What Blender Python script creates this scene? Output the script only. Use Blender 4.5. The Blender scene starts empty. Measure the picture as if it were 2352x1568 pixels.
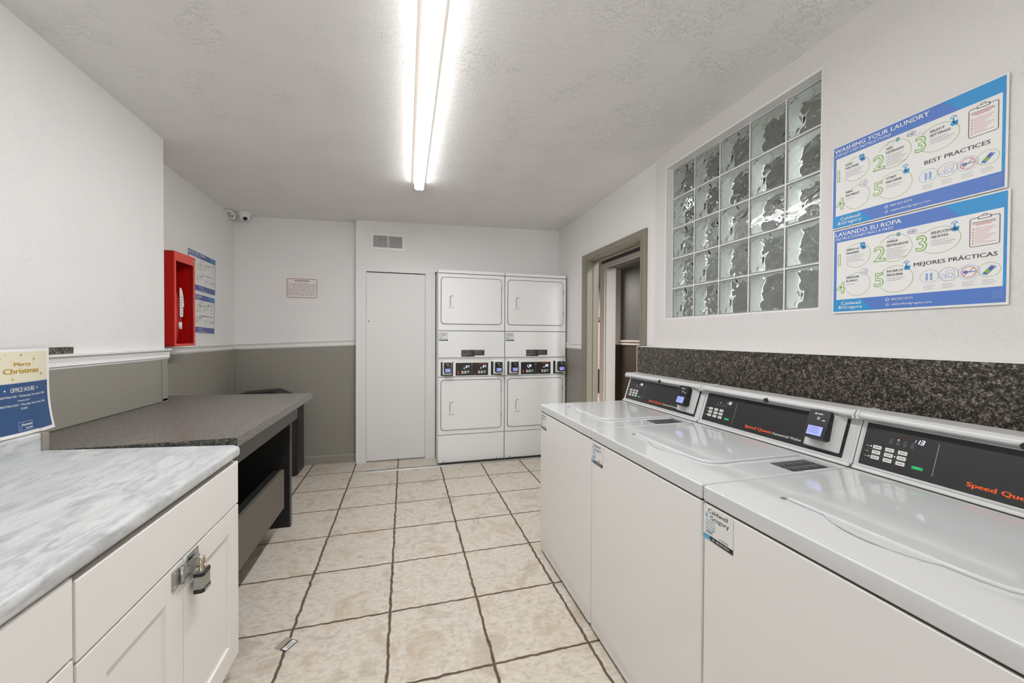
import bpy, math, random
from mathutils import Vector, Matrix
random.seed(7)
SC = bpy.context.scene
COL = SC.collection

# ------------------------------------------------------------------ camera
YAW, PITCH, ROLL, FPX, CAMH = -0.2712, -0.012, 0.0051, 884.6, 1.28
def cam_axes():
    f = Vector((math.sin(-YAW), math.cos(YAW), 0)); r = Vector((math.cos(YAW), math.sin(YAW), 0)); u = Vector((0, 0, 1))
    f2 = f*math.cos(PITCH) + u*math.sin(PITCH); u2 = -f*math.sin(PITCH) + u*math.cos(PITCH)
    return r*math.cos(ROLL) + u2*math.sin(ROLL), -r*math.sin(ROLL) + u2*math.cos(ROLL), f2
cr, cu, cf = cam_axes()
cd = bpy.data.cameras.new('camera'); cam = bpy.data.objects.new('camera', cd); COL.objects.link(cam)
cam.matrix_world = Matrix(((cr.x, cu.x, -cf.x, 0), (cr.y, cu.y, -cf.y, 0), (cr.z, cu.z, -cf.z, CAMH), (0, 0, 0, 1)))
cd.sensor_fit = 'HORIZONTAL'; cd.sensor_width = 36.0; cd.lens = FPX/2352*36.0; cd.clip_start = 0.02
SC.camera = cam
# ------------------------------------------------------------------ light and exposure
SC.view_settings.view_transform = 'Standard'; SC.view_settings.look = 'None'
SC.view_settings.gamma = 1.0; SC.view_settings.use_curve_mapping = False
SC.view_settings.exposure = 0.70
LAMP_STRENGTH = 67.0
HALL_W, REAR_FILL_W, FARHALL_W, ROOM_W = 105.0, 16.0, 70.0, 11.0
w = bpy.data.worlds.new('world'); SC.world = w; w.use_nodes = True
w.node_tree.nodes['Background'].inputs[0].default_value = (0.9, 0.95, 1, 1)
w.node_tree.nodes['Background'].inputs[1].default_value = 0.15
SC.cycles.max_bounces = 9; SC.cycles.diffuse_bounces = 4; SC.cycles.transmission_bounces = 8
SC.cycles.use_adaptive_sampling = True; SC.cycles.adaptive_threshold = 0.03
SC.cycles.glossy_bounces = 3; SC.cycles.caustics_refractive = True; SC.cycles.caustics_reflective = False
SC.cycles.sample_clamp_indirect = 6.0
def area(name, loc, size, power, rot=(0, 0, 0), col=(.95, .98, 1)):
    l = bpy.data.lights.new(name, 'AREA'); l.shape = 'RECTANGLE'; l.size, l.size_y = size; l.energy = power; l.color = col
    o = bpy.data.objects.new(name, l); o.location = loc; o.rotation_euler = rot; COL.objects.link(o); return o
# added soft fill from behind the camera, evening out the room; no opening there
area('added_rear_fill', (0.1, -1.5, 1.45), (2.8, 1.9), REAR_FILL_W, (math.pi/2, 0, 0), (.97, .99, 1))
area('hall_block_fill', (2.2, 0.35, 2.36), (0.4, 0.9), HALL_W)  # added unseen light, placed to brighten the inner sides of the glass blocks
area('hall_far_lamp', (2.2, 2.75, 2.40), (0.14, 0.3), 5.0)
area('corridor_warm_fill', (3.0, 6.9, 2.40), (0.8, 0.5), FARHALL_W, col=(1, .92, .84))  # added warm light for the brick end wall, stands for no known fixture
area('side_room_ceiling_lamp', (3.1, 3.4, 2.40), (0.4, 0.4), ROOM_W)

# ------------------------------------------------------------------ materials
def lin(c):
    return tuple(((v/255)/12.92 if v/255 <= .04045 else ((v/255+.055)/1.055)**2.4) for v in c) + (1,)
class NT:
    def __init__(s, name):
        s.m = bpy.data.materials.new(name); s.m.use_nodes = True; s.t = s.m.node_tree; s.n = s.t.nodes; s.b = s.n['Principled BSDF']
    def new(s, typ, **kw):
        n = s.n.new(typ)
        for k, v in kw.items():
            if k in n.inputs.keys(): n.inputs[k].default_value = v
            else: setattr(n, k, v)
        return n
    def link(s, a, b): s.t.links.new(a, b)
    def math(s, op, a, b=None, c=None):
        n = s.n.new('ShaderNodeMath'); n.operation = op
        for i, v in enumerate((a, b, c)):
            if v is None: continue
            if isinstance(v, (int, float)): n.inputs[i].default_value = v
            else: s.link(v, n.inputs[i])
        return n.outputs[0]
    def coords(s, scale=(1, 1, 1), rot=(0, 0, 0)):
        tc = s.new('ShaderNodeTexCoord'); mp = s.new('ShaderNodeMapping')
        mp.inputs['Scale'].default_value = scale; mp.inputs['Rotation'].default_value = rot
        s.link(tc.outputs['Object'], mp.inputs['Vector']); return mp.outputs[0]
    def noise(s, vec, scale, detail=3, rough=.5, dist=0):
        n = s.new('ShaderNodeTexNoise'); n.inputs['Scale'].default_value = scale; n.inputs['Detail'].default_value = detail
        n.inputs['Roughness'].default_value = rough; n.inputs['Distortion'].default_value = dist
        s.link(vec, n.inputs['Vector']); return n.outputs['Fac']
    def ramp(s, fac, stops):
        r = s.new('ShaderNodeValToRGB'); e = r.color_ramp.elements
        while len(e) < len(stops): e.new(.5)
        for el, (p, c) in zip(e, stops): el.position = p; el.color = c if len(c) == 4 else lin(c)
        s.link(fac, r.inputs[0]); return r.outputs[0]
    def mix(s, fac, a, b):
        n = s.new('ShaderNodeMix', data_type='RGBA')
        for i, v in ((0, fac), (6, a), (7, b)):
            if isinstance(v, (int, float, tuple)): n.inputs[i].default_value = v
            else: s.link(v, n.inputs[i])
        return n.outputs[2]
    def bump(s, h, strength=.3, dist=.01):
        b = s.new('ShaderNodeBump'); b.inputs['Strength'].default_value = strength; b.inputs['Distance'].default_value = dist
        s.link(h, b.inputs['Height']); s.link(b.outputs[0], s.b.inputs['Normal']); return b
def flat(name, c, rough=.5, metal=0, emit=0, spec=.5, coat=0):
    t = NT(name); t.b.inputs['Base Color'].default_value = lin(c); t.b.inputs['Roughness'].default_value = rough
    t.b.inputs['Metallic'].default_value = metal; t.b.inputs['Specular IOR Level'].default_value = spec
    t.b.inputs['Coat Weight'].default_value = coat; t.b.inputs['Coat Roughness'].default_value = .05
    if emit: t.b.inputs['Emission Color'].default_value = lin(c); t.b.inputs['Emission Strength'].default_value = emit
    return t.m
def plaster(name, c, strength, rough=.55, big=1.0):
    t = NT(name); v = t.coords()
    n1 = t.noise(t.coords((1, 2.4, 1.7), (.3, .2, .7)), 9*big, 3, .6, .8); n2 = t.noise(v, 60, 2, .6); n3 = t.noise(v, 4.5, 1); n4 = t.noise(v, 22*big, 2, .6, .5)
    stroke = t.ramp(t.math('ABSOLUTE', t.math('SUBTRACT', n1, .5)), [(0, (1, 1, 1, 1)), (.012, (0, 0, 0, 1))])
    stroke2 = t.ramp(t.math('ABSOLUTE', t.math('SUBTRACT', n4, .52)), [(0, (1, 1, 1, 1)), (.02, (0, 0, 0, 1))])
    mask = t.ramp(n3, [(.47, (0, 0, 0, 1)), (.62, (1, 1, 1, 1))])
    h = t.math('MULTIPLY', t.math('ADD', stroke, t.math('MULTIPLY', stroke2, .6)), mask)
    h = t.math('ADD', t.math('MULTIPLY', h, .8), t.math('ADD', t.math('MULTIPLY', n2, .30), t.math('MULTIPLY', n1, .5)))
    t.bump(h, strength, .008)
    t.b.inputs['Base Color'].default_value = lin(c); t.b.inputs['Roughness'].default_value = rough
    return t.m
def beadboard(name, c, axis):
    t = NT(name); v = t.coords(); sp = t.new('ShaderNodeSeparateXYZ'); t.link(v, sp.inputs[0])
    x = sp.outputs[axis]
    fr = t.math('FRACT', t.math('MULTIPLY', x, 1/.042))
    g = t.math('LESS_THAN', t.math('ABSOLUTE', t.math('SUBTRACT', fr, .5)), .08)
    fr2 = t.math('FRACT', t.math('MULTIPLY', x, 1/.0105)); g2 = t.math('LESS_THAN', fr2, .22)
    h = t.math('SUBTRACT', 1.0, t.math('MAXIMUM', g, t.math('MULTIPLY', g2, .5)))
    t.bump(h, 1.0, .012)
    t.b.inputs['Base Color'].default_value = lin(c); t.b.inputs['Roughness'].default_value = .5
    return t.m
def speckle(name, dark, mid, light, scale, rough, cov=(.42, .55, .66)):
    t = NT(name); v = t.coords()
    n1 = t.noise(v, scale, 4, .72); n2 = t.noise(v, scale*.37, 3, .6)
    f = t.math('ADD', t.math('MULTIPLY', n1, .75), t.math('MULTIPLY', n2, .25))
    c = t.ramp(f, [(cov[0], dark), (cov[1], mid), (cov[2], light)])
    t.link(c, t.b.inputs['Base Color']); t.b.inputs['Roughness'].default_value = rough
    return t.m
TS, TX, TY = .4042, -.0645, 1.8586
def tile_mat():
    t = NT('ceramic_floor_tile'); v = t.coords(); sp = t.new('ShaderNodeSeparateXYZ'); t.link(v, sp.inputs[0])
    wob = t.math('MULTIPLY', t.math('SUBTRACT', t.noise(v, 22, 1), .5), .015)
    def edge(o, off):
        a = t.math('FRACT', t.math('ADD', t.math('MULTIPLY', t.math('SUBTRACT', t.math('ADD', o, wob), off), 1/TS), 20.5))
        return t.math('MULTIPLY', t.math('ABSOLUTE', t.math('SUBTRACT', a, .5)), TS)
    gx, gy = edge(sp.outputs[0], TX), edge(sp.outputs[1], TY)
    d = t.math('MINIMUM', gx, t.math('MULTIPLY', gy, 1.15))
    gro = t.ramp(d, [(.0043, (1, 1, 1, 1)), (.0060, (0, 0, 0, 1))])
    n1 = t.noise(v, 5, 3, .65, .8); n2 = t.noise(t.coords((32, 50, 32), (0, 0, .2)), 1.0, 4, .68, .6)
    vs = t.coords((18, 60, 18), (0, 0, .25)); n3 = t.noise(vs, 1.6, 3, .7, .5)
    base = t.ramp(n1, [(.34, (200, 188, 171)), (.46, (222, 213, 200)), (.56, (218, 208, 193)), (.68, (203, 187, 165))])
    base = t.mix(t.ramp(n2, [(.34, (.5, .5, .5, 1)), (.54, (0, 0, 0, 1))]), base, lin((172, 160, 145)))
    base = t.mix(t.ramp(n3, [(.56, (0, 0, 0, 1)), (.72, (.4, .4, .4, 1))]), base, lin((180, 168, 153)))
    gc = t.mix(t.noise(v, 30, 2), lin((80, 62, 49)), lin((116, 97, 80)))
    t.link(t.mix(gro, base, gc), t.b.inputs['Base Color'])
    h = t.math('ADD', t.math('MULTIPLY', t.math('SUBTRACT', 1.0, gro), 1.0), t.math('MULTIPLY', n2, .25))
    t.bump(h, .5, .003)
    t.link(t.math('ADD', .33, t.math('MULTIPLY', gro, .5)), t.b.inputs['Roughness'])
    return t.m
def marble_mat():
    t = NT('grey_marble_laminate'); v = t.coords((18, 5.5, 18), (0, 0, -.8))
    n1 = t.noise(v, 1.5, 5, .62, 1.0); n2 = t.noise(v, .6, 3, .5, .6); v3 = t.coords((34, 9, 34), (0, 0, -.8)); n3 = t.noise(v3, 1.7, 5, .7, .4)
    c = t.ramp(n1, [(.28, (160, 162, 164)), (.42, (190, 192, 193)), (.56, (214, 215, 215)), (.8, (198, 200, 201))])
    c = t.mix(t.ramp(n2, [(.40, (.6, .6, .6, 1)), (.6, (0, 0, 0, 1))]), c, lin((184, 187, 189)))
    c = t.mix(t.ramp(n3, [(.30, (.55, .55, .55, 1)), (.42, (0, 0, 0, 1))]), c, lin((160, 162, 165)))
    t.link(c, t.b.inputs['Base Color']); t.b.inputs['Roughness'].default_value = .38
    return t.m
def glass_mat(name, strength):
    t = NT(name); v = t.coords((1, 1, 1), (.3, .5, .2))
    n1 = t.noise(v, 11, 1.0, .4, 1.4); n2 = t.noise(v, 27, 0, .4, .6)
    h = t.math('ADD', n1, t.math('MULTIPLY', n2, .16))
    t.b.inputs['Base Color'].default_value = (.985, 1.0, .985, 1); t.b.inputs['Roughness'].default_value = .0
    t.b.inputs['Transmission Weight'].default_value = 1.0; t.b.inputs['IOR'].default_value = 1.48
    t.bump(h, strength, .026)
    return t.m
def brick_mat():
    t = NT('white_glazed_brick'); b = t.new('ShaderNodeTexBrick'); v = t.coords((4, 4, 4), (math.pi/2, 0, 0)); t.link(v, b.inputs['Vector'])
    b.inputs['Color1'].default_value = lin((235, 222, 208)); b.inputs['Color2'].default_value = lin((228, 214, 200)); b.inputs['Mortar'].default_value = lin((150, 130, 112))
    b.inputs['Scale'].default_value = 1.0; b.inputs['Mortar Size'].default_value = .02
    t.link(b.outputs[0], t.b.inputs['Base Color']); return t.m
def brushed(name, c, rough):
    t = NT(name); v = t.coords((3, 3, 120)); n = t.noise(v, 3, 3)
    t.link(t.ramp(n, [(.3, tuple(x*.85 for x in c)), (.7, c)]), t.b.inputs['Base Color'])
    t.b.inputs['Metallic'].default_value = 1; t.b.inputs['Roughness'].default_value = rough; return t.m

M = {}
M['wall'] = plaster('white_wall_plaster', (238, 236, 234), .28)
M['wallr'] = plaster('white_rough_wall_plaster', (225, 221, 218), .28, .5, .8)
M['ceil'] = plaster('white_ceiling_plaster', (238, 236, 233), .55, .5, 1.1)
M['trimw'] = flat('white_gloss_trim_paint', (240, 239, 237), .35)
M['doorw'] = flat('white_door_paint', (236, 235, 233), .42)
SAGE = (153, 149, 138)
M['sagey'] = beadboard('sage_beadboard_side', SAGE, 1)
M['sagex'] = beadboard('sage_beadboard_back', SAGE, 0)
M['sage'] = flat('sage_trim_paint', (152, 148, 137), .45)
M['casing'] = flat('taupe_door_casing_paint', (140, 134, 120), .45)
M['tile'] = tile_mat()
M['marble'] = marble_mat()
M['lam'] = speckle('grey_brown_speckled_laminate', (74, 70, 66), (120, 114, 106), (178, 171, 160), 230, .33)
M['granite'] = speckle('dark_granite', (24, 22, 21), (74, 68, 60), (184, 172, 154), 175, .35, (.43, .52, .66))
M['granedge'] = speckle('dark_granite_edge', (30, 30, 27), (92, 92, 84), (140, 138, 128), 150, .5)
M['appl'] = flat('white_appliance_enamel', (211, 212, 212), .10, coat=.4)
M['applp'] = flat('white_appliance_side', (231, 229, 226), .2, coat=.2)
M['dry'] = flat('white_dryer_enamel', (246, 246, 245), .28)
M['seam'] = flat('dark_gap', (58, 56, 53), .8)
M['greyline'] = flat('grey_gasket', (120, 119, 116), .6)
M['console'] = flat('silver_grey_console_plastic', (206, 206, 205), .3, coat=.2)
M['panel'] = flat('charcoal_control_panel', (38, 38, 39), .35)
M['blk'] = flat('black_plastic', (24, 24, 25), .35)
M['blkm'] = flat('black_matte_paint', (22, 20, 19), .6)
M['char'] = flat('charcoal_painted_board', (84, 82, 78), .45)
M['board'] = flat('grey_brown_painted_board', (98, 92, 83), .45)
M['cab'] = flat('off_white_cabinet_paint', (238, 235, 231), .38)
M['cabin'] = flat('tan_rail_shadow_and_card', (168, 156, 138), .6)  # tan paints the shadow on the cabinet rail; also colours the card
M['red'] = flat('red_enamel', (192, 14, 8), .4)
M['redin'] = flat('lit_red_enamel', (226, 62, 50), .35, coat=.2)  # same red as the box, lightened as if the front catches light
M['steel'] = brushed('zinc_plated_steel', (196, 200, 196), .32)
M['brass'] = flat('brushed_brass_shackle', (214, 196, 168), .22, 1)
M['alu'] = brushed('aluminium_strip', (186, 184, 180), .35)
M['white'] = flat('white_print', (244, 244, 242), .5)
M['paper'] = flat('white_paper', (238, 236, 233), .55)
M['key'] = flat('light_grey_key', (226, 224, 220), .45)
M['green'] = flat('green_start_key', (0, 180, 96), .4)
M['orange'] = flat('orange_print', (244, 92, 22), .5)
M['ledw'] = flat('white_led_digits', (225, 225, 255), .5, emit=1.6)
M['lcd'] = flat('blue_lcd_screen', (150, 158, 226), .3, emit=.32)
M['lcdtxt'] = flat('dark_blue_lcd_pixels', (86, 92, 170), .4)
M['ledoff'] = flat('dark_red_display_window', (50, 36, 34), .3)
M['pblue'] = flat('poster_blue', (88, 126, 202), .5)
M['pcyan'] = flat('poster_cyan', (52, 150, 212), .5)
M['pdarkblue'] = flat('poster_slate_blue', (88, 102, 160), .5)
M['pslatecyan'] = flat('poster_steel_blue', (84, 136, 184), .5)
M['pgreen'] = flat('poster_green_line', (132, 184, 78), .5)
M['plight'] = flat('poster_light_blue_line', (140, 172, 220), .5)
M['pgrey'] = flat('poster_dark_grey_print', (62, 62, 70), .5)
M['pfine'] = flat('poster_fine_print', (172, 170, 170), .5)
M['pfinered'] = flat('poster_fine_red_print', (222, 140, 140), .5)
M['pred'] = flat('poster_red_print', (206, 66, 52), .5)
M['pink'] = flat('red_brown_sign_print', (150, 52, 48), .5)
M['cream'] = flat('cream_print', (230, 222, 196), .55)
M['gold'] = flat('gold_print', (190, 152, 30), .5)
M['navy'] = flat('navy_print', (52, 84, 128), .5)
M['navyfr'] = flat('pale_blue_print', (170, 190, 215), .5)
M['stick'] = flat('sticker_film', (226, 225, 223), .35)
M['sblue'] = flat('sticker_blue', (92, 166, 208), .45)
M['sblack'] = flat('sticker_black', (46, 46, 46), .45)
M['sgrey'] = flat('sticker_grey_print', (140, 138, 134), .5)
M['lens'] = flat('lit_lamp_lens', (249, 250, 252), .4, emit=LAMP_STRENGTH)
M['lamph'] = flat('warm_white_lamp_housing', (216, 206, 196), .5)
M['lensd'] = flat('dimmer_lamp_lens_side', (249, 250, 252), .4, emit=LAMP_STRENGTH*.12)
M['glass'] = glass_mat('wavy_block_glass', .55); M['glasso'] = glass_mat('smooth_block_glass', .05)
M['block'] = flat('frosted_block_side', (248, 252, 247), .5)
M['hallw'] = flat('unlit_hall_paint', (92, 93, 91), .6)  # wall colour darkened so the hall reads as unlit
M['hallc'] = flat('light_hall_column_paint', (216, 208, 202), .6)
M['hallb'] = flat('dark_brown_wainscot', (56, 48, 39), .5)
M['brick'] = brick_mat()
M['vdark'] = flat('dark_duct', (40, 38, 35), .9)

# ------------------------------------------------------------------ mesh helpers
class MB:
    def __init__(s): s.v = []; s.f = []; s.mi = []; s.sm = []; s.mats = []
    def m(s, name):
        if name not in s.mats: s.mats.append(name)
        return s.mats.index(name)
    def add(s, vs, fs, mat, smooth=False):
        k = len(s.v); s.v += [tuple(v) for v in vs]; mi = s.m(mat)
        for f in fs: s.f.append(tuple(i+k for i in f)); s.mi.append(mi); s.sm.append(smooth)
        return s
    def box(s, x0, x1, y0, y1, z0, z1, mat):
        x0, x1 = sorted((x0, x1)); y0, y1 = sorted((y0, y1)); z0, z1 = sorted((z0, z1))
        return s.add([(x, y, z) for z in (z0, z1) for y in (y0, y1) for x in (x0, x1)],
            [(0, 2, 3, 1), (4, 5, 7, 6), (0, 1, 5, 4), (2, 6, 7, 3), (0, 4, 6, 2), (1, 3, 7, 5)], mat)  # last two faces: -x, +x
    def hexa(s, p, mat):   # 8 points: bottom 4 (ccw from above), top 4
        return s.add(p, [(0, 3, 2, 1), (4, 5, 6, 7), (0, 1, 5, 4), (1, 2, 6, 5), (2, 3, 7, 6), (3, 0, 4, 7)], mat)
    def prism(s, poly, axis, a, b, mat, smooth=False):
        """poly: 2d points in the plane normal to axis (x:(y,z) y:(x,z) z:(x,y)), extruded from a to b"""
        def P(u, v, w_): return {'x': (w_, u, v), 'y': (u, w_, v), 'z': (u, v, w_)}[axis]
        n = len(poly); vs = [P(u, v, a) for u, v in poly] + [P(u, v, b) for u, v in poly]
        k = len(s.v); s.add(vs, [tuple(reversed(range(n))), tuple(range(n, 2*n))], mat)
        mi = s.m(mat)
        for i in range(n): s.f.append((k+i, k+(i+1) % n, k+n+(i+1) % n, k+n+i)); s.mi.append(mi); s.sm.append(smooth)
        return s
    def frustum(s, c0, r0, c1, r1, mat, n=24, smooth=True, caps=True):
        c0, c1 = Vector(c0), Vector(c1); d = (c1-c0).normalized(); a = d.orthogonal().normalized(); b = d.cross(a)
        vs = []
        for c, r in ((c0, r0), (c1, r1)):
            for i in range(n): t = 2*math.pi*i/n; vs.append(c + a*(r*math.cos(t)) + b*(r*math.sin(t)))
        s.add(vs, [(i, (i+1) % n, n+(i+1) % n, n+i) for i in range(n)], mat, smooth)
        k = len(s.v)-2*n; mi = s.m(mat)
        if caps:
            s.f.append(tuple(k+i for i in reversed(range(n)))); s.f.append(tuple(k+n+i for i in range(n))); s.mi += [mi, mi]; s.sm += [False, False]
        return s
    def tube(s, pts, r, mat, n=12):
        pts = [Vector(p) for p in pts]; rings = []
        ref = None
        for i, p in enumerate(pts):
            d = (pts[min(i+1, len(pts)-1)] - pts[max(i-1, 0)]).normalized()
            if ref is None: ref = d.orthogonal().normalized()
            a = (ref - d*ref.dot(d)).normalized(); ref = a; b = d.cross(a)
            rings.append([p + a*(r*math.cos(2*math.pi*k/n)) + b*(r*math.sin(2*math.pi*k/n)) for k in range(n)])
        fs = [(i*n+k, i*n+(k+1) % n, (i+1)*n+(k+1) % n, (i+1)*n+k) for i in range(len(pts)-1) for k in range(n)]
        fs += [tuple(reversed(range(n))), tuple((len(pts)-1)*n+k for k in range(n))]
        return s.add([v for r_ in rings for v in r_], fs, mat, True)
    def dome(s, c, r, d, a0, a1, mat, n=24, k=8):
        """part of a sphere about axis d between polar angles a0..a1"""
        c = Vector(c); d = Vector(d).normalized(); a = d.orthogonal().normalized(); b = d.cross(a); vs = []
        for j in range(k+1):
            p = a0+(a1-a0)*j/k
            for i in range(n): t = 2*math.pi*i/n; vs.append(c + d*(r*math.cos(p)) + (a*math.cos(t)+b*math.sin(t))*(r*math.sin(p)))
        fs = [(j*n+i, j*n+(i+1) % n, (j+1)*n+(i+1) % n, (j+1)*n+i) for j in range(k) for i in range(n)]
        return s.add(vs, fs, mat, True)
ORG = {}
def put(name, mb, parent=None, bevel=0, seg=2, label=None, structure=False):
    me = bpy.data.meshes.new(name); o = ORG.get(parent.name, Vector()) if parent else Vector()
    me.from_pydata([(v[0]-o.x, v[1]-o.y, v[2]-o.z) for v in mb.v], [], mb.f)
    for mn in mb.mats: me.materials.append(M[mn])
    me.polygons.foreach_set('material_index', mb.mi); me.polygons.foreach_set('use_smooth', mb.sm); me.update()
    ob = bpy.data.objects.new(name, me); COL.objects.link(ob)
    if parent: ob.parent = parent; ORG[ob.name] = o
    if bevel:
        b = ob.modifiers.new('bevel', 'BEVEL'); b.width = bevel; b.segments = seg; b.limit_method = 'ANGLE'; b.angle_limit = .6; b.harden_normals = False
        for p in me.polygons: p.use_smooth = True
        sm = ob.modifiers.new('wn', 'WEIGHTED_NORMAL'); sm.keep_sharp = True
    if label: ob['label'] = label
    if structure: ob['kind'] = 'structure'
    return ob
def thing(name, label, cat, loc, group=None, kind=None):
    o = bpy.data.objects.new(name, None); o.location = loc; o.empty_display_size = .05; COL.objects.link(o)
    ORG[o.name] = Vector(loc); o['label'] = label; o['category'] = cat
    if group: o['group'] = group
    return o
def tag(o, label, cat, group=None):
    o['label'] = label; o['category'] = cat
    if group: o['group'] = group
    return o
def copy_tree(o, parent=None):
    c = o.copy(); COL.objects.link(c); c.parent = parent
    for ch in [x for x in bpy.data.objects if x.parent == o]: copy_tree(ch, c)
    return c
def rrect(x0, x1, y0, y1, r, n=5):
    p = []
    for cx, cy, a in ((x1-r, y1-r, 0), (x0+r, y1-r, 90), (x0+r, y0+r, 180), (x1-r, y0+r, 270)):
        for i in range(n+1): t = math.radians(a+90*i/n); p.append((cx+r*math.cos(t), cy+r*math.sin(t)))
    return p

# printing on flat things: 2d shapes laid in layers of real ink thickness over the sheet
TXT = {}
def text_mesh(s, bold, shear):
    k = (s, bold, shear)
    if k not in TXT:
        c = bpy.data.curves.new('t', 'FONT'); c.body = s; c.size = 1; c.resolution_u = 2; c.offset = bold; c.shear = shear
        o = bpy.data.objects.new('t', c); me = o.to_mesh()
        v = [(p.co.x, p.co.y) for p in me.vertices]; f = [tuple(p.vertices) for p in me.polygons]
        o.to_mesh_clear(); bpy.data.objects.remove(o); bpy.data.curves.remove(c)
        TXT[k] = (v, f)
    return TXT[k]
class Print:
    def __init__(s, O, U, V, dz=.00035, warp=None):
        s.mb = MB(); s.O = Vector(O); s.U = Vector(U).normalized(); s.V = Vector(V).normalized(); s.N = s.U.cross(s.V); s.dz = dz; s.warp = warp
    def P(s, x, y, l):
        b = s.warp(x, y) if s.warp else 0
        return s.O + s.U*x + s.V*y + s.N*(l*s.dz+b)
    def poly(s, pts, mat, l=1): s.mb.add([s.P(x, y, l) for x, y in pts], [tuple(range(len(pts)))], mat)
    def rect(s, x0, y0, x1, y1, mat, l=1, nx=1):
        for i in range(nx):
            a = x0+(x1-x0)*i/nx; b = x0+(x1-x0)*(i+1)/nx; ny = nx
            for j in range(ny):
                c = y0+(y1-y0)*j/ny; d = y0+(y1-y0)*(j+1)/ny; s.poly([(a, c), (b, c), (b, d), (a, d)], mat, l)
    def rr(s, x0, y0, x1, y1, r, mat, l=1): s.poly(rrect(x0, x1, y0, y1, r, 4), mat, l)
    def slab(s, x0, y0, x1, y1, t, mat, r=0):   # solid sheet below layer 0
        pts = rrect(x0, x1, y0, y1, r, 4) if r else [(x0, y0), (x1, y0), (x1, y1), (x0, y1)]
        n = len(pts); l = -t/s.dz
        s.mb.add([s.P(x, y, 0) for x, y in pts] + [s.P(x, y, l) for x, y in pts],
            [tuple(range(n)), tuple(reversed(range(n, 2*n)))] + [(i, n+i, n+(i+1) % n, (i+1) % n) for i in range(n)], mat)
    def arc(s, cx, cy, rx, ry, wd, mat, l=2, a0=0, a1=360, n=36):
        q = []
        for i in range(n+1):
            t = math.radians(a0+(a1-a0)*i/n); q.append((math.cos(t), math.sin(t)))
        vs = [s.P(cx+c*(rx+k), cy+d*(ry+k), l) for k in (-wd/2, wd/2) for c, d in q]
        s.mb.add(vs, [(i, i+1, n+2+i, n+1+i)[::-1] for i in range(n)], mat)
    def disc(s, cx, cy, r, mat, l=2, n=20, ry=None): s.poly([(cx+r*math.cos(2*math.pi*i/n), cy+(ry or r)*math.sin(2*math.pi*i/n)) for i in range(n)], mat, l)
    def line(s, pts, wd, mat, l=2):
        for (x0, y0), (x1, y1) in zip(pts, pts[1:]):
            d = math.hypot(x1-x0, y1-y0) or 1e-6; nx, ny = -(y1-y0)/d*wd/2, (x1-x0)/d*wd/2
            s.poly([(x0-nx, y0-ny), (x1-nx, y1-ny), (x1+nx, y1+ny), (x0+nx, y0+ny)], mat, l)
    def text(s, t, x, y, h, mat, l=2, w=None, al='l', bold=0.0, shear=0.0, cap=.70):
        fat = bold if t in '12345' else 0.0      # digits may be offset; words are thickened by a second, shifted strike
        v, f = text_mesh(t, fat, shear)
        if not v: return
        x0 = min(p[0] for p in v); x1 = max(p[0] for p in v); sy = h/cap; sx = (w/(x1-x0)) if w else sy
        wd = (x1-x0)*sx; ox = {'l': x, 'c': x-wd/2, 'r': x-wd}[al]
        for i, d in enumerate((0,) if fat or bold <= 0 else (-bold*.8, bold*.8)):
            s.mb.add([s.P(ox+(a-x0+d)*sx, y+b*sy, l+.3*i) for a, b in v], f, mat)

# ------------------------------------------------------------------ the room
XL, XA, XR, XRF = -1.370, -1.555, 1.680, 1.700       # near left wall, alcove wall, right wall, right wall by the door
YC, YK, YFR, YB = 2.744, 4.130, 2.327, 4.225          # left corner, closet wall, step in right wall, back wall
ZR = -1.6                                             # rear wall of the room (behind the camera)
def zc(x, y): return 2.475 + .026*x - .012*(y-2)
def wallbox(mb, x0, x1, y0, y1, z0, mat, z1=None):
    t = (lambda x, y: zc(x, y)+.01) if z1 is None else (lambda x, y: z1)
    mb.hexa([(x0, y0, z0), (x1, y0, z0), (x1, y1, z0), (x0, y1, z0),
             (x0, y0, t(x0, y0)), (x1, y0, t(x1, y0)), (x1, y1, t(x1, y1)), (x0, y1, t(x0, y1))], mat)
b = MB(); b.box(-1.75, 6.2, ZR-.15, 8.2, -.08, 0, 'tile'); floor = put('floor', b, structure=True)
b = MB(); b.hexa([(-1.75, ZR-.1, zc(-1.75, ZR-.1)), (1.85, ZR-.1, zc(1.85, ZR-.1)), (1.85, 5.0, zc(1.85, 5.0)), (-1.75, 5.0, zc(-1.75, 5.0)),
                  (-1.75, ZR-.1, 2.68), (1.85, ZR-.1, 2.68), (1.85, 5.0, 2.68), (-1.75, 5.0, 2.68)], 'ceil'); put('ceiling', b, structure=True)
b = MB(); wallbox(b, XL-.3, XL, ZR, YC, 0, 'wall'); wl = put('wall_left', b, structure=True)
b = MB(); wallbox(b, XA-.12, XA, YC, 4.4, 0, 'wall'); wa = put('wall_alcove', b, structure=True)
def ybk(x): return YB + .0106*x
b = MB(); b.hexa([(XA-.1, ybk(XA), 0), (-.44, ybk(-.44), 0), (-.44, 4.4, 0), (XA-.1, 4.4, 0),
                  (XA-.1, ybk(XA), zc(XA, 4.2)+.01), (-.44, ybk(-.44), zc(-.44, 4.2)+.01), (-.44, 4.4, zc(-.44, 4.4)+.01), (XA-.1, 4.4, zc(XA, 4.4)+.01)], 'wall')
b.box(-.545, -.47, ybk(-.5)-.012, ybk(-.5)+.01, 1.24, 2.41, 'wall')
wb = put('wall_back', b, structure=True)
b = MB(); wallbox(b, XL-.3, XRF+.12, ZR-.12, ZR, 0, 'wall'); put('wall_front', b, structure=True)
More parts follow.
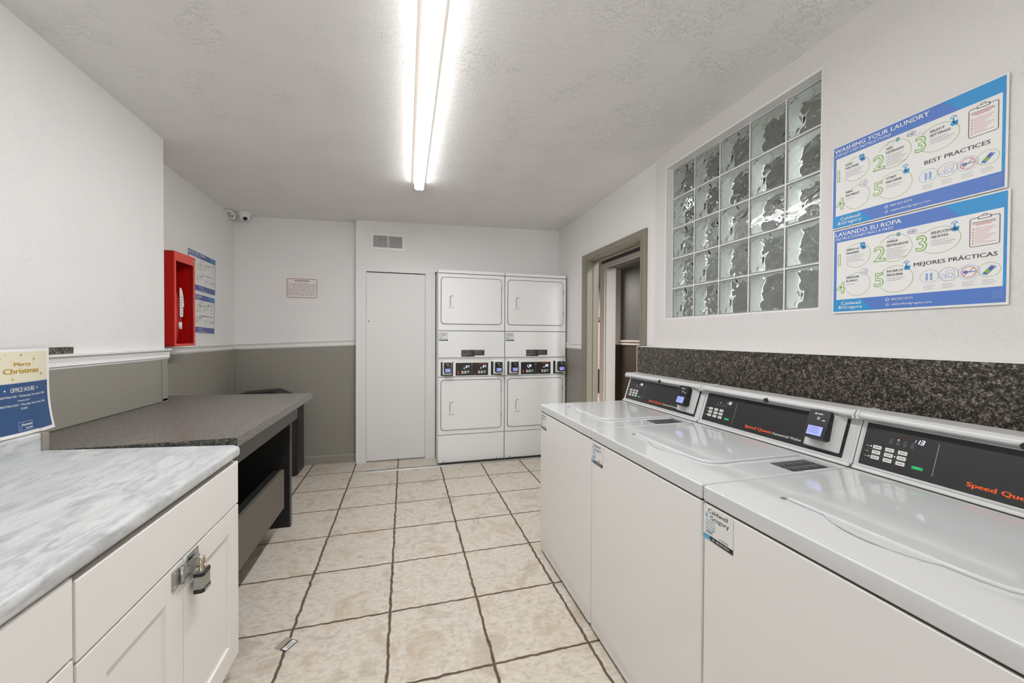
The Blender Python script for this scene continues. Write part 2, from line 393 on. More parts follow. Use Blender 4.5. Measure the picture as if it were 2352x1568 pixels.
# right wall, near part with the glass block opening
WY0, WY1, WZ0, WZ1 = 1.217, 2.226, 1.402, 2.418
b = MB(); x0, x1 = XR, 1.82
wallbox(b, x0, x1, ZR, WY0, 0, 'wallr'); wallbox(b, x0, x1, WY1, YFR, 0, 'wallr')
wallbox(b, x0, x1, WY0, WY1, 0, 'wallr', WZ0)
b.hexa([(x0, WY0, WZ1), (x1, WY0, WZ1), (x1, WY1, WZ1), (x0, WY1, WZ1), (x0, WY0, zc(x0, WY0)+.01), (x1, WY0, zc(x1, WY0)+.01), (x1, WY1, zc(x1, WY1)+.01), (x0, WY1, zc(x0, WY1)+.01)], 'wallr')
wr = put('wall_right', b, structure=True)
DY0, DY1, DZ = 2.503, 3.387, 2.017
b = MB(); XO = 1.802
wallbox(b, XRF, XO, YFR, DY0, 0, 'wall'); wallbox(b, XRF, XO, DY1, 5.0, 0, 'wall')
b.hexa([(XRF, DY0, DZ), (XO, DY0, DZ), (XO, DY1, DZ), (XRF, DY1, DZ)] + [(x, y, zc(x, y)+.01) for x, y in ((XRF, DY0), (XO, DY0), (XO, DY1), (XRF, DY1))], 'wall')
put('wall_right_end', b, structure=True)
# closet wall with the dryer recess
b = MB(); KX = -.471
wallbox(b, KX, -.378, YK, YK+.10, 0, 'doorw', 1.935); wallbox(b, .205, .305, YK, YK+.10, 0, 'doorw', 1.935)
def hdr(b, x0, x1, zz):
    b.box(x0, x1, YK, YK+.10, zz, 2.006, 'doorw'); b.box(x0-.002, x1, YK-.008, YK, zz-.003, 2.008, 'doorw')
    b.hexa([(x0, YK, 2.006), (x1, YK, 2.006), (x1, YK+.1, 2.006), (x0, YK+.1, 2.006)] + [(x, y, zc(x, y)+.01) for x, y in ((x0, YK), (x1, YK), (x1, YK+.1), (x0, YK+.1))], 'wall')
hdr(b, KX, .305, 1.935)
b.box(KX-.002, -.375, YK-.006, YK, 2.0, zc(KX, YK)-.004, 'doorw'); b.box(KX-.002, -.375, YK-.006, YK, 0, 1.94, 'doorw')
b.box(.207, .308, YK-.006, YK, 0, 1.934, 'doorw')
b.box(.24, .305, YK+.1, 4.85, 0, 2.0, 'doorw')
wk = put('wall_closet', b, structure=True)
b = MB(); hdr(b, .305, XRF, 1.960); put('wall_header', b, structure=True)
b = MB(); b.box(.24, XRF, 4.85, 4.95, 0, 2.1, 'doorw'); put('wall_recess_back', b, structure=True)
b = MB(); b.box(.24, XRF, YK+.1, 4.95, 2.01, 2.1, 'doorw'); put('ceiling_recess', b, structure=True)
b = MB(); b.box(-.374, .203, YK+.008, YK+.04, .012, 1.924, 'doorw'); b.frustum((-.352, YK+.009, 1.43), .006, (-.352, YK-.0, 1.43), .006, 'seam', 10)
d1 = put('door_1', b, structure=True)
b = MB(); b.box(-.374, .203, YK+.03, YK+.07, 1.924, 1.934, 'seam'); put('shadow_gap', b, d1)

# chair rails, wainscot and baseboard
def rail_prof(z0, z1, d):   # (offset from wall, z)
    h = z1-z0
    return [(0, z0), (.35*d, z0), (.42*d, z0+.14*h), (.62*d, z0+.18*h), (.50*d, z0+.42*h), (.62*d, z0+.70*h), (1.0*d, z0+.84*h), (1.0*d, z0+.97*h), (.75*d, z1), (0, z1)]
def rail_y(b, xw, sgn, y0, y1, z0, z1, d, mat='trimw'):
    b.prism([(xw+sgn*o, z) for o, z in rail_prof(z0, z1, d)], 'y', y0, y1, mat)
b = MB(); rail_y(b, XL, 1, ZR, YC+.024, 1.138, 1.200, .026)
b.box(XL-.2, XL, YC, YC+.02, 1.145, 1.198, 'trimw'); put('trim_1', b, structure=True)
b = MB(); rail_y(b, XA, 1, YC, ybk(XA), 1.147, 1.200, .024); put('trim_2', b, structure=True)
b = MB(); pr = rail_prof(0, 1, .024); n = len(pr); vs = []
for x, za, zb_ in ((XA, 1.146, 1.199), (KX-.005, 1.186, 1.248)):
    vs += [(x, ybk(x)-o, za+(zb_-za)*t) for o, t in pr]
b.add(vs, [tuple(range(n)), tuple(reversed(range(n, 2*n)))] + [(i, n+i, n+(i+1) % n, (i+1) % n) for i in range(n)], 'trimw'); put('trim_3', b, structure=True)
b = MB(); rail_y(b, XRF, -1, 3.49, YK, 1.160, 1.220, .022); put('trim_4', b, structure=True)
b = MB(); b.box(XL, XL+.008, ZR, YC, 0, 1.14, 'sagey'); b.box(XL+.006, XL+.014, YC-.05, YC+.004, 0, 1.14, 'sage')
b.box(XL-.18, XL, YC, YC+.008, 0, 1.14, 'sagex'); b.box(XL+.006, XL+.014, 1.69, YC, .895, .907, 'sage')
put('wainscot', b, wl)
b = MB(); b.box(XA, XA+.008, YC, 4.2, 0, 1.15, 'sagey'); b.box(XA, XA+.02, 4.12, ybk(XA), 0, 1.15, 'sage'); put('wainscot', b, wa)
b = MB(); b.hexa([(XA, ybk(XA)-.008, 0), (KX, ybk(KX)-.008, 0), (KX, ybk(KX)+.01, 0), (XA, ybk(XA)+.01, 0),
                  (XA, ybk(XA)-.008, 1.15), (KX, ybk(KX)-.008, 1.19), (KX, ybk(KX)+.01, 1.19), (XA, ybk(XA)+.01, 1.15)], 'sagex')
b.box(XA, XA+.06, ybk(XA)-.014, ybk(XA), 0, 1.15, 'sage'); put('wainscot', b, wb)
b = MB(); b.prism([(4.197, 0), (4.197, .07), (4.203, .086), (4.212, .086), (4.212, 0)], 'x', XA, KX, 'sage'); put('baseboard_back', b, structure=True)
b = MB(); b.box(XRF-.008, XRF, 3.49, YK, 0, 1.165, 'sagey'); put('trim_5', b, structure=True)

# doorway to the hall: casing, jambs, stops
b = MB()
b.prism([(2.443, 0), (2.503, 0), (2.503, 2.017), (3.387, 2.017), (3.387, 0), (3.487, 0), (3.487, 2.077), (2.443, 2.077)], 'x', XRF-.017, XRF, 'casing')
b.prism([(3.395, 0), (3.405, 0), (3.405, 2.030), (2.485, 2.030), (2.485, 0), (2.495, 0), (2.495, 2.022), (3.395, 2.022)][::-1], 'x', XRF-.021, XRF-.016, 'casing')
d2 = put('door_2', b, structure=True)
b = MB(); b.box(XRF-.015, 1.806, 3.375, 3.389, 0, 2.017, 'casing'); b.box(XRF-.015, 1.806, 2.501, 2.513, 0, 2.017, 'casing'); b.box(XRF-.015, 1.806, 2.513, 3.375, 2.007, 2.019, 'casing')
b.box(1.745, 1.78, 3.364, 3.376, 0, 2.008, 'casing'); b.box(1.745, 1.78, 2.512, 2.525, 0, 2.008, 'casing'); b.box(1.745, 1.78, 2.525, 3.364, 1.995, 2.008, 'casing')
put('jamb', b, d2)

# hall and the rooms beyond
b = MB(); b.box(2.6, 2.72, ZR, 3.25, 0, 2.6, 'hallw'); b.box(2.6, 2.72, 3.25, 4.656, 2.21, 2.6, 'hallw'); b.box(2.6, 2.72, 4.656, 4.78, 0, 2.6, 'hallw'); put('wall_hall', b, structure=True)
b = MB(); b.box(2.58, 2.599, 4.659, 4.779, 0, 2.27, 'hallc'); b.box(2.58, 2.599, 3.25, 4.659, 2.21, 2.27, 'hallc'); b.box(2.58, 2.599, 3.19, 3.25, 0, 2.27, 'hallc'); b.box(2.601, 2.74, 4.640, 4.655, 0, 2.209, 'hallc')
put('door_3', b, structure=True)
b = MB(); b.box(3.6, 3.72, 2.6, 6.5, 0, 2.6, 'hallw'); b.box(3.5, 3.6, 5.93, 6.02, 0, 2.5, 'hallc'); b.box(3.585, 3.6, 2.6, 6.237, 0, 1.156, 'hallb'); b.box(3.49, 3.6, 5.925, 6.025, 0, 1.156, 'hallb')
b.box(3.57, 3.6, 2.6, 6.26, 1.156, 1.19, 'hallc'); b.box(3.56, 3.6, 2.6, 6.26, 1.205, 1.235, 'hallc'); put('wall_side_room', b, structure=True)
b = MB(); b.box(1.6, 6.1, 8.0, 8.1, 0, 2.6, 'hallc'); b.box(1.6, 6.1, 7.97, 8.0, .55, 1.62, 'brick'); b.box(1.6, 6.1, 7.94, 8.0, 1.66, 1.74, 'casing'); b.box(1.6, 6.1, 7.97, 8.0, 0, .55, 'hallb'); put('wall_hall_end', b, structure=True)
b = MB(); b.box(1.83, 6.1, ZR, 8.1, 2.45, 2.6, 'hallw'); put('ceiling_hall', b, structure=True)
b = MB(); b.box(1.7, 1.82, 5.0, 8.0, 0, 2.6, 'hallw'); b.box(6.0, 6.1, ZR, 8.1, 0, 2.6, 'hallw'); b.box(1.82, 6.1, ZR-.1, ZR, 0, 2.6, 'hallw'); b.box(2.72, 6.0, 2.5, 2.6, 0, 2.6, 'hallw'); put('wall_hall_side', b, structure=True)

# glass block window
b = MB(); GX0, GX1 = 1.737, 1.838
b.box(XR+.001, GX1, WY1-.010, WY1+.003, WZ0-.003, WZ1+.003, 'trimw'); b.box(XR+.001, GX1, WY0-.003, WY0+.005, WZ0-.003, WZ1+.003, 'trimw')
b.box(XR+.001, GX1, WY0+.005, WY1-.010, WZ1-.012, WZ1+.003, 'trimw'); b.box(XR+.001, GX1, WY0+.005, WY1-.010, WZ0-.003, WZ0+.008, 'trimw')
NB = 5; bw = (WY1-.010-WY0-.005)/NB; bh = (WZ1-.012-WZ0-.008)/NB; gy = WY0+.005; gz = WZ0+.008
for i in range(NB+1): b.box(GX0-.001, GX1, gy+i*bw-.0045, gy+i*bw+.0045, gz, gz+NB*bh, 'trimw'); b.box(GX0-.0004, GX1-.0006, gy, gy+NB*bw, gz+i*bh-.0045, gz+i*bh+.0045, 'trimw')
win = put('window_1', b, structure=True)
def block_mesh():
    b = MB(); h, k = bw/2-.0042, bh/2-.0042; t = .006
    def pane(x0, x1, o0, o1):
        b.box(x0, x1, -h, h, -k, k, 'glass')
        if o0: b.mi[-2] = b.m('glasso')
        if o1: b.mi[-1] = b.m('glasso')
    pane(-.002, .010, True, False); pane(GX1-GX0-.016, GX1-GX0-.004, False, True)
    x0, x1 = .010, GX1-GX0-.016
    b.box(x0, x1, -h, -h+t, -k, k, 'block'); b.box(x0, x1, h-t, h, -k, k, 'block'); b.box(x0, x1, -h, h, -k, -k+t, 'block'); b.box(x0, x1, -h, h, k-t, k, 'block')
    return b
g0 = None
for i in range(NB):
    for j in range(NB):
        if g0 is None: g = g0 = put('glass_block', block_mesh(), win)
        else: g = g0.copy(); COL.objects.link(g)
        g.location = (GX0, gy+(i+.5)*bw, gz+(j+.5)*bh)
        if (i+j) % 2: g.rotation_euler.x = math.pi*((i*3+j) % 2)
# ------------------------------------------------------------------ ceiling lamp
root = thing('ceiling_light', 'long narrow lit fluorescent fixture running along the middle of the textured ceiling', 'ceiling light', (.0975, 3.08, zc(.0975, 3.08)))
b = MB(); b.prism([(.040, 2.472), (.042, 2.466), (.068, 2.447), (.139, 2.447), (.153, 2.466), (.155, 2.472)], 'y', .63, 3.085, 'lamph'); put('housing', b, root)
b = MB(); b.prism([(.070, 2.4465), (.070, 2.422), (.074, 2.414), (.085, 2.409), (.122, 2.409), (.133, 2.414), (.137, 2.422), (.137, 2.4465)], 'y', .64, 3.06, 'lens', True)
for k in (-8, -7, -6, -4, -3, -2, -1): b.mi[k] = b.m('lensd')
put('lens', b, root, label='glowing white diffuser lens')
b = MB(); b.prism([(.0685, 2.4465), (.0685, 2.420), (.076, 2.408), (.131, 2.408), (.1385, 2.420), (.1385, 2.4465)], 'y', 3.06, 3.066, 'white'); put('end_cap', b, root)
root.rotation_euler.x = -.012; root.location.z += -.003

# ------------------------------------------------------------------ washers
WW = .652
def Yk(i): return 2.171 - i*WW
def card_reader(root, C, U, V, N, sc, housing=True):
    """C = centre of the reader's back on the panel; builds housing, reader (> screen)"""
    U, V, N, C = Vector(U), Vector(V), Vector(N), Vector(C)
    def P(u, v, n): return C + U*u*sc + V*v*sc + N*n*sc
    b = MB()
    # body: rounded slab, chamfered at the top
    pts = rrect(-.037, .037, -.052, .052, .008, 4); n = len(pts)
    vs = [P(u, v, .030+.012*(v+.05)/.1) for u, v in pts] + [P(u*.96, v*.97, .052+.006*(.05-v)/.1) for u, v in pts]
    b.add(vs, [tuple(reversed(range(n))), tuple(range(n, 2*n))] + [(i, (i+1) % n, n+(i+1) % n, n+i) for i in range(n)], 'blk')
    b.add([P(u, v, z) for z in (-.002, .032) for u, v in ((-.03, -.045), (.03, -.045), (.03, .045), (-.03, .045))], [(0, 3, 2, 1), (4, 5, 6, 7), (0, 1, 5, 4), (1, 2, 6, 5), (2, 3, 7, 6), (3, 0, 4, 7)], 'blk')
    rd = put('card_reader', b, root)
    pr = Print(P(0, 0, .0555), U, V, dz=.0004*sc)
    pr.V = (V*1.0 - N*.06).normalized(); pr.N = pr.U.cross(pr.V)
    k = sc
    pr.rect(-.028*k, -.043*k, .028*k, -.004*k, 'blk', 1); pr.rect(-.025*k, -.040*k, .025*k, -.007*k, 'lcd', 2)
    for i in range(4): pr.rect(-.021*k, (-.013-.006*i)*k, (.012+.003*(i % 2))*k, (-.0115-.006*i)*k, 'lcdtxt', 3)
    put('screen', pr.mb, rd, label='lit blue screen')
    pr2 = Print(P(0, 0, .0545), U, V, dz=.0004*sc); pr2.V = (V - N*.06).normalized(); pr2.N = pr2.U.cross(pr2.V)
    pr2.arc(-.004*k, .022*k, .009*k, .006*k, .0008*k, 'white', 2, -60, 60, 10)
    for q in range(3): pr2.arc(-.008*k+q*.003*k, .022*k, .006*k, .006*k, .001*k, 'white', 2, -50, 50, 8)
    pr2.disc(-.012*k, .038*k, .003*k, 'white', 2); pr2.rect(-.007*k, .0365*k, .012*k, .0392*k, 'white', 2); pr2.rect(.014*k, .015*k, .024*k, .018*k, 'white', 2)
    put('reader_symbols', pr2.mb, rd)
    return rd
def caldwell_sticker(root, O, U, V, s, asset=None):
    pr = Print(O, U, V, dz=.00025)
    W, H = .100*s, .093*s
    pr.rr(0, 0, W, H, .006*s, 'stick', 1)
    q = lambda v: v*s
    pr.text('Caldwell', q(.016), q(.074), q(.0115), 'sblack', 2, q(.066), bold=.01); pr.text('Gregory', q(.024), q(.058), q(.0115), 'sblack', 2, q(.062), bold=.01)
    pr.text('&', q(.006), q(.060), q(.013), 'sblue', 2, bold=.01)
    pr.text('REQUEST', q(.010), q(.050), q(.0052), 'sblue', 2, q(.032)); pr.text('SERVICE', q(.010), q(.0425), q(.0052), 'sblue', 2, q(.032))
    pr.text('Scan here!', q(.010), q(.036), q(.0042), 'sblack', 2, q(.031))
    pr.rect(q(.010), q(.0295), q(.034), q(.0318), 'sblue', 2); pr.poly([(q(.034), q(.027)), (q(.042), q(.0306)), (q(.034), q(.034))], 'sblue', 2)
    for i in range(14):
        if i % 3 != 1: pr.rect(q(.010+i*.0017), q(.018), q(.0110+i*.0017), q(.026), 'sblack', 2)
    pr.poly([(0, 0), (q(.028), 0), (q(.018), q(.013)), (0, q(.013))], 'sblue', 2)
    pr.poly([(q(.0285), 0), (W, 0), (W, q(.013)), (q(.0195), q(.013))], 'sblack', 2)
    pr.text('800.927.9274', q(.045), q(.004), q(.0055), 'white', 3, q(.042)); pr.arc(q(.036), q(.0065), q(.003), q(.003), q(.001), 'white', 3, n=10)
    if asset: pr.text(asset, q(.055), q(.016), q(.0052), 'sblack', 2, q(.030))
    else: pr.rect(q(.057), q(.0168), q(.084), q(.0205), 'sgrey', 2)
    return put('service_sticker', pr.mb, root, label='white and blue service sticker')

def digits(pr, x, y, h, s, mat='ledw', sh=.2):
    seg = {'0': 'abcdef', '1': 'bc', '3': 'abgcd', '5': 'afgcd', '7': 'abc', '2': 'abged', '6': 'afgcde', '8': 'abcdefg'}
    wd = h*.55; t = h*.13
    for ch in s:
        if ch == ':': pr.disc(x+.1*h+sh*h*.3, y+h*.3, t*.6, mat, 3, 8); pr.disc(x+.1*h+sh*h*.7, y+h*.7, t*.6, mat, 3, 8); x += wd*.5; continue
        if ch == '.': pr.disc(x, y+t*.5, t*.7, mat, 3, 8); x += t*2; continue
        K = {'a': ((0, 1), (1, 1)), 'b': ((1, .5), (1, 1)), 'c': ((1, 0), (1, .5)), 'd': ((0, 0), (1, 0)), 'e': ((0, 0), (0, .5)), 'f': ((0, .5), (0, 1)), 'g': ((0, .5), (1, .5))}
        for c in seg[ch]:
            (a, b_), (c_, d) = K[c]; pr.line([(x+a*wd+b_*h*sh, y+b_*h), (x+c_*wd+d*h*sh, y+d*h)], t, mat, 3)
        x += wd*1.55

def make_washer():
    Y0 = Yk(0); Y1 = Y0-WW; ya, yb = Y1+.0015, Y0-.0015
    root = thing('washing_machine', '', 'washing machine', (1.12, (Y0+Y1)/2, 0), 'top-load washers along the right wall')
    y = lambda l: Y0-l
    # cabinet with rounded front vertical edges
    b = MB(); b.prism([(.782, ya+.012), (.786, ya+.003), (.795, ya), (1.455, ya), (1.455, yb), (.795, yb), (.786, yb-.003), (.782, yb-.012)], 'z', .022, .834, 'applp')
    put('cabinet', b, root, bevel=.0025)
    b = MB(); b.box(.80, 1.43, ya+.01, yb-.01, .0, .024, 'seam'); put('base', b, root, label='dark recessed base')
    b = MB(); b.box(.788, 1.44, ya+.004, yb-.004, .833, .840, 'seam'); put('seam', b, root)
    # top cover: sheet with a shallow well for the lid, apron at the front
    b = MB()
    lx0, lx1, la, lb = .905, 1.290, .132, .524
    b.box(.780, 1.455, ya, yb, .839, .876, 'appl')
    b.box(.780, lx0, ya, yb, .876, .883, 'appl'); b.box(lx1, 1.455, ya, yb, .876, .883, 'appl')
    b.box(lx0, lx1, y(la), yb, .876, .883, 'appl'); b.box(lx0, lx1, ya, y(lb), .876, .883, 'appl')
    # merge into one clean outline by building the rim as a ring
    top = MB(); top.prism(rrect(.780, 1.455, ya, yb, .010, 3), 'z', .839, .8805, 'appl')
    put('top_cover', top, root, bevel=.0055, seg=3)
    # lid: raised tray with rounded front corners and a bowed grip
    fl = []
    fl += [(lx1, y(la)), (.925, y(la)), (.914, y(la+.004)), (.910, y(la+.014))]
    for i in range(13):
        t = i/12; l = .225+.19*t; fl.append((.910-.026*math.sin(math.pi*t)**.8 if 0 < t < 1 else .910, y(l)))
    fl += [(.911, y(lb-.10)), (.914, y(lb-.06)), (.922, y(lb-.028)), (.938, y(lb-.010)), (.965, y(lb)), (lx1, y(lb))]
    # drop straight grip from the main lid outline: build main lid then grip tab below it
    main = [p for p in fl if not (.225 <= Y0-p[1] <= .4151)]
    b = MB(); b.prism(main, 'z', .8795, .8885, 'appl'); lid = put('lid', b, root, bevel=.004, seg=3)
    b = MB(); tab = [(.912, y(.222))] + [(.912-.034*math.sin(math.pi*i/12)**.75, y(.222+.20*i/12)) for i in range(1, 12)] + [(.912, y(.422))]
    b.prism(tab, 'z', .8812, .8842, 'appl')
    b.prism([(p[0]-.0015 if 2 < i < 8 else p[0], p[1]) for i, p in enumerate(tab)], 'z', .8803, .8812, 'greyline'); put('finger_grip', b, lid)
    b = MB(); b.box(.905, .914, y(la)-.001, y(la)+.008, .8802, .8830, 'greyline'); put('hinge_notch', b, root)
    # console
    prof = [(1.330, .880), (1.336, .891), (1.349, .893), (1.393, 1.022), (1.381, 1.026), (1.364, 1.032), (1.357, 1.038), (1.357, 1.045), (1.361, 1.051), (1.367, 1.0545), (1.374, 1.0555), (1.379, 1.0555), (1.454, 1.0555), (1.452, .880)]
    b = MB(); b.prism(prof, 'y', y(.648), y(.004), 'console'); con = put('console', b, root, bevel=.002)
    b = MB(); b.box(1.326, 1.34, y(.648), y(.004), .8795, .8825, 'seam'); put('console_gasket', b, root)
    for l in (.0035, .6445):
        b = MB(); b.prism([(1.344, .884), (1.347, .893), (1.391, 1.024), (1.354, 1.030), (1.352, 1.046), (1.362, 1.058), (1.450, 1.058), (1.450, .884)], 'y', y(l+.004), y(l-.004), 'console'); put('end_cap', b, root, bevel=.0015)
    # panel frame: local axes on the slanted face
    V = Vector((.044, 0, .129)).normalized(); U = Vector((0, -1, 0)); O = Vector((1.349, y(0), .893)) + Vector((-.0006, 0, .0002))
    N = U.cross(V); VH = .1363
    def z2v(z): return (z-.893)/V.z
    pr = Print(O, U, V, dz=.0004)
    pr.rr(.012, z2v(.8965), .617, z2v(1.0195), .002, 'panel', 1)
    # display and keys
    pr.rect(.074, z2v(.989), .130, z2v(1.001), 'ledoff', 2)
    for r_ in range(3):
        for c_ in range(3):
            cx = .050+.0305*c_+.0; cz = .9535-.0148*r_
            pr.rr(cx-.0105, z2v(cz-.0050), cx+.0105, z2v(cz+.0050), .0015, 'key', 2)
            pr.rect(cx-.007, z2v(cz-.0012), cx+.007, z2v(cz+.0012), 'sgrey', 3)
            pr.disc(cx-.0155, z2v(cz), .0009, 'sgrey', 2, 8)
        pr.line([(.026, z2v(.946-.0148*r_)), (.12, z2v(.946-.0148*r_))], .0005, 'sgrey', 2) if r_ < 2 else None
        pr.rect(.022, z2v(.9520-.0148*r_), .031, z2v(.9545-.0148*r_), 'sgrey', 2)
    pr.disc(.0345, z2v(.9535), .0016, 'ledw', 2, 8); pr.disc(.0345, z2v(.9239), .0016, 'ledw', 2, 8); pr.disc(.0955, z2v(.9387), .0016, 'ledw', 2, 8)
    for i in range(4):
        cx = .079+.0165*i; pr.rect(cx-.004, z2v(.9755), cx+.004, z2v(.9765), 'sgrey', 2); pr.rect(cx-.004, z2v(.9722), cx+.004, z2v(.9730), 'sgrey', 2)
        pr.arc(cx, z2v(.9815), .003, .0026, .0006, 'sgrey', 2, n=10); pr.disc(cx, z2v(.9865), .0016 if i == 1 else .0008, 'ledw' if i == 1 else 'sgrey', 2, 8)
    pr.rr(.137, z2v(.9195), .161, z2v(.9275), .0015, 'green', 2); pr.text('START', .149, z2v(.9225), .0022, 'key', 3, al='c')
    pr.rect(.1812, z2v(.913), .1828, z2v(.998), 'sgrey', 2)
    pr.text('Speed Queen', .247, z2v(.9125), .0115, 'orange', 2, .117, bold=.045)
    pr.text('Commercial Washer', .370, z2v(.9125), .0095, 'white', 2, .112)
    put('control_panel', pr.mb, root, label='charcoal control panel with key pad')
    pr = Print(O, U, V, dz=.0004); digits(pr, .131, z2v(.986), .0115, ':13'); put('display', pr.mb, root, label='lit white digits')
    b = MB(); b.frustum((1.362, y(.342), 1.040), .0085, (1.352, y(.342), 1.037), .0085, 'blk', 16); put('lock', b, root, label='black key lock')
    # wedge-shaped reader housing
    b = MB()
    def HP(l, z, n): p = O + U*l + V*z2v(z) + N*n; return p
    l0, l1, z0, z1 = .494, .609, .906, 1.026
    P8 = [HP(l0, z0, 0), HP(l1, z0, 0), HP(l1, z1, 0), HP(l0, z1, 0), HP(l0+.010, z0+.003, .020), HP(.572, z0+.003, .020), HP(.580, z1-.006, .028), HP(l0+.016, z1-.006, .026)]
    b.hexa(P8, 'console'); put('reader_housing', b, root, bevel=.003)
    card_reader(root, O + U*.554 + V*.088, U, V, N, .95)
    # stickers
    caldwell_sticker(root, (.7815, Y0-.006, .7425), (0, -1, 0), (0, 0, 1), .98)
    pr = Print((1.265, y(.560), .8812), (0, -1, 0), (1, 0, 0), dz=.0003)
    pr.rect(0, -.142, .078, 0, 'sblack', 1)
    for i in range(11):
        yy = -.008-.0125*i
        pr.rect(.005, yy-.0028, .035-.006*(i % 3), yy, 'pfine', 2); pr.rect(.042, yy-.0028, .072-.007*((i+1) % 3), yy, 'pfine', 2)
    put('instruction_label', pr.mb, root, label='black instruction label')
    b = MB(); b.frustum((1.37, ya+.0006, .915), .004, (1.37, ya-.0004, .915), .004, 'seam', 10); put('side_screw', b, root)
    return root
w1 = make_washer()
w1['label'] = 'white top-load washing machine at the far end of the row, next to the doorway'
Vv = Vector((.044, 0, .129)).normalized(); Uu = Vector((0, -1, 0)); kids = {}
for i, lab in ((1, 'middle white top-load washing machine of the three, beneath the glass block window'),
               (2, 'nearest white top-load washing machine, large at the right edge of the picture')):
    c = copy_tree(w1); c.location = w1.location + Vector((0, -WW*i, 0)); c['label'] = lab; kids[i] = c
# each machine shows its own digits; the far one reads a price
old = [o for o in bpy.data.objects if o.parent == w1 and o.name.startswith('display')][0]
pr = Print(Vector((1.349, Yk(0), .893)) + Vector((-.0006, 0, .0002)), Uu, Vv, dz=.0004); digits(pr, .118, (.989-.893)/Vv.z, .0115, '1.75')
bpy.data.objects.remove(old); put('display', pr.mb, w1, label='lit white digits')
for o in list(bpy.data.objects):
    if o.parent == kids[2] and o.name.startswith('service_sticker'):
        bpy.data.objects.remove(o)
s3 = caldwell_sticker(w1, (.7815, Yk(0)-.006, .7425), (0, -1, 0), (0, 0, 1), .98, 'A189255'); s3.parent = kids[2]

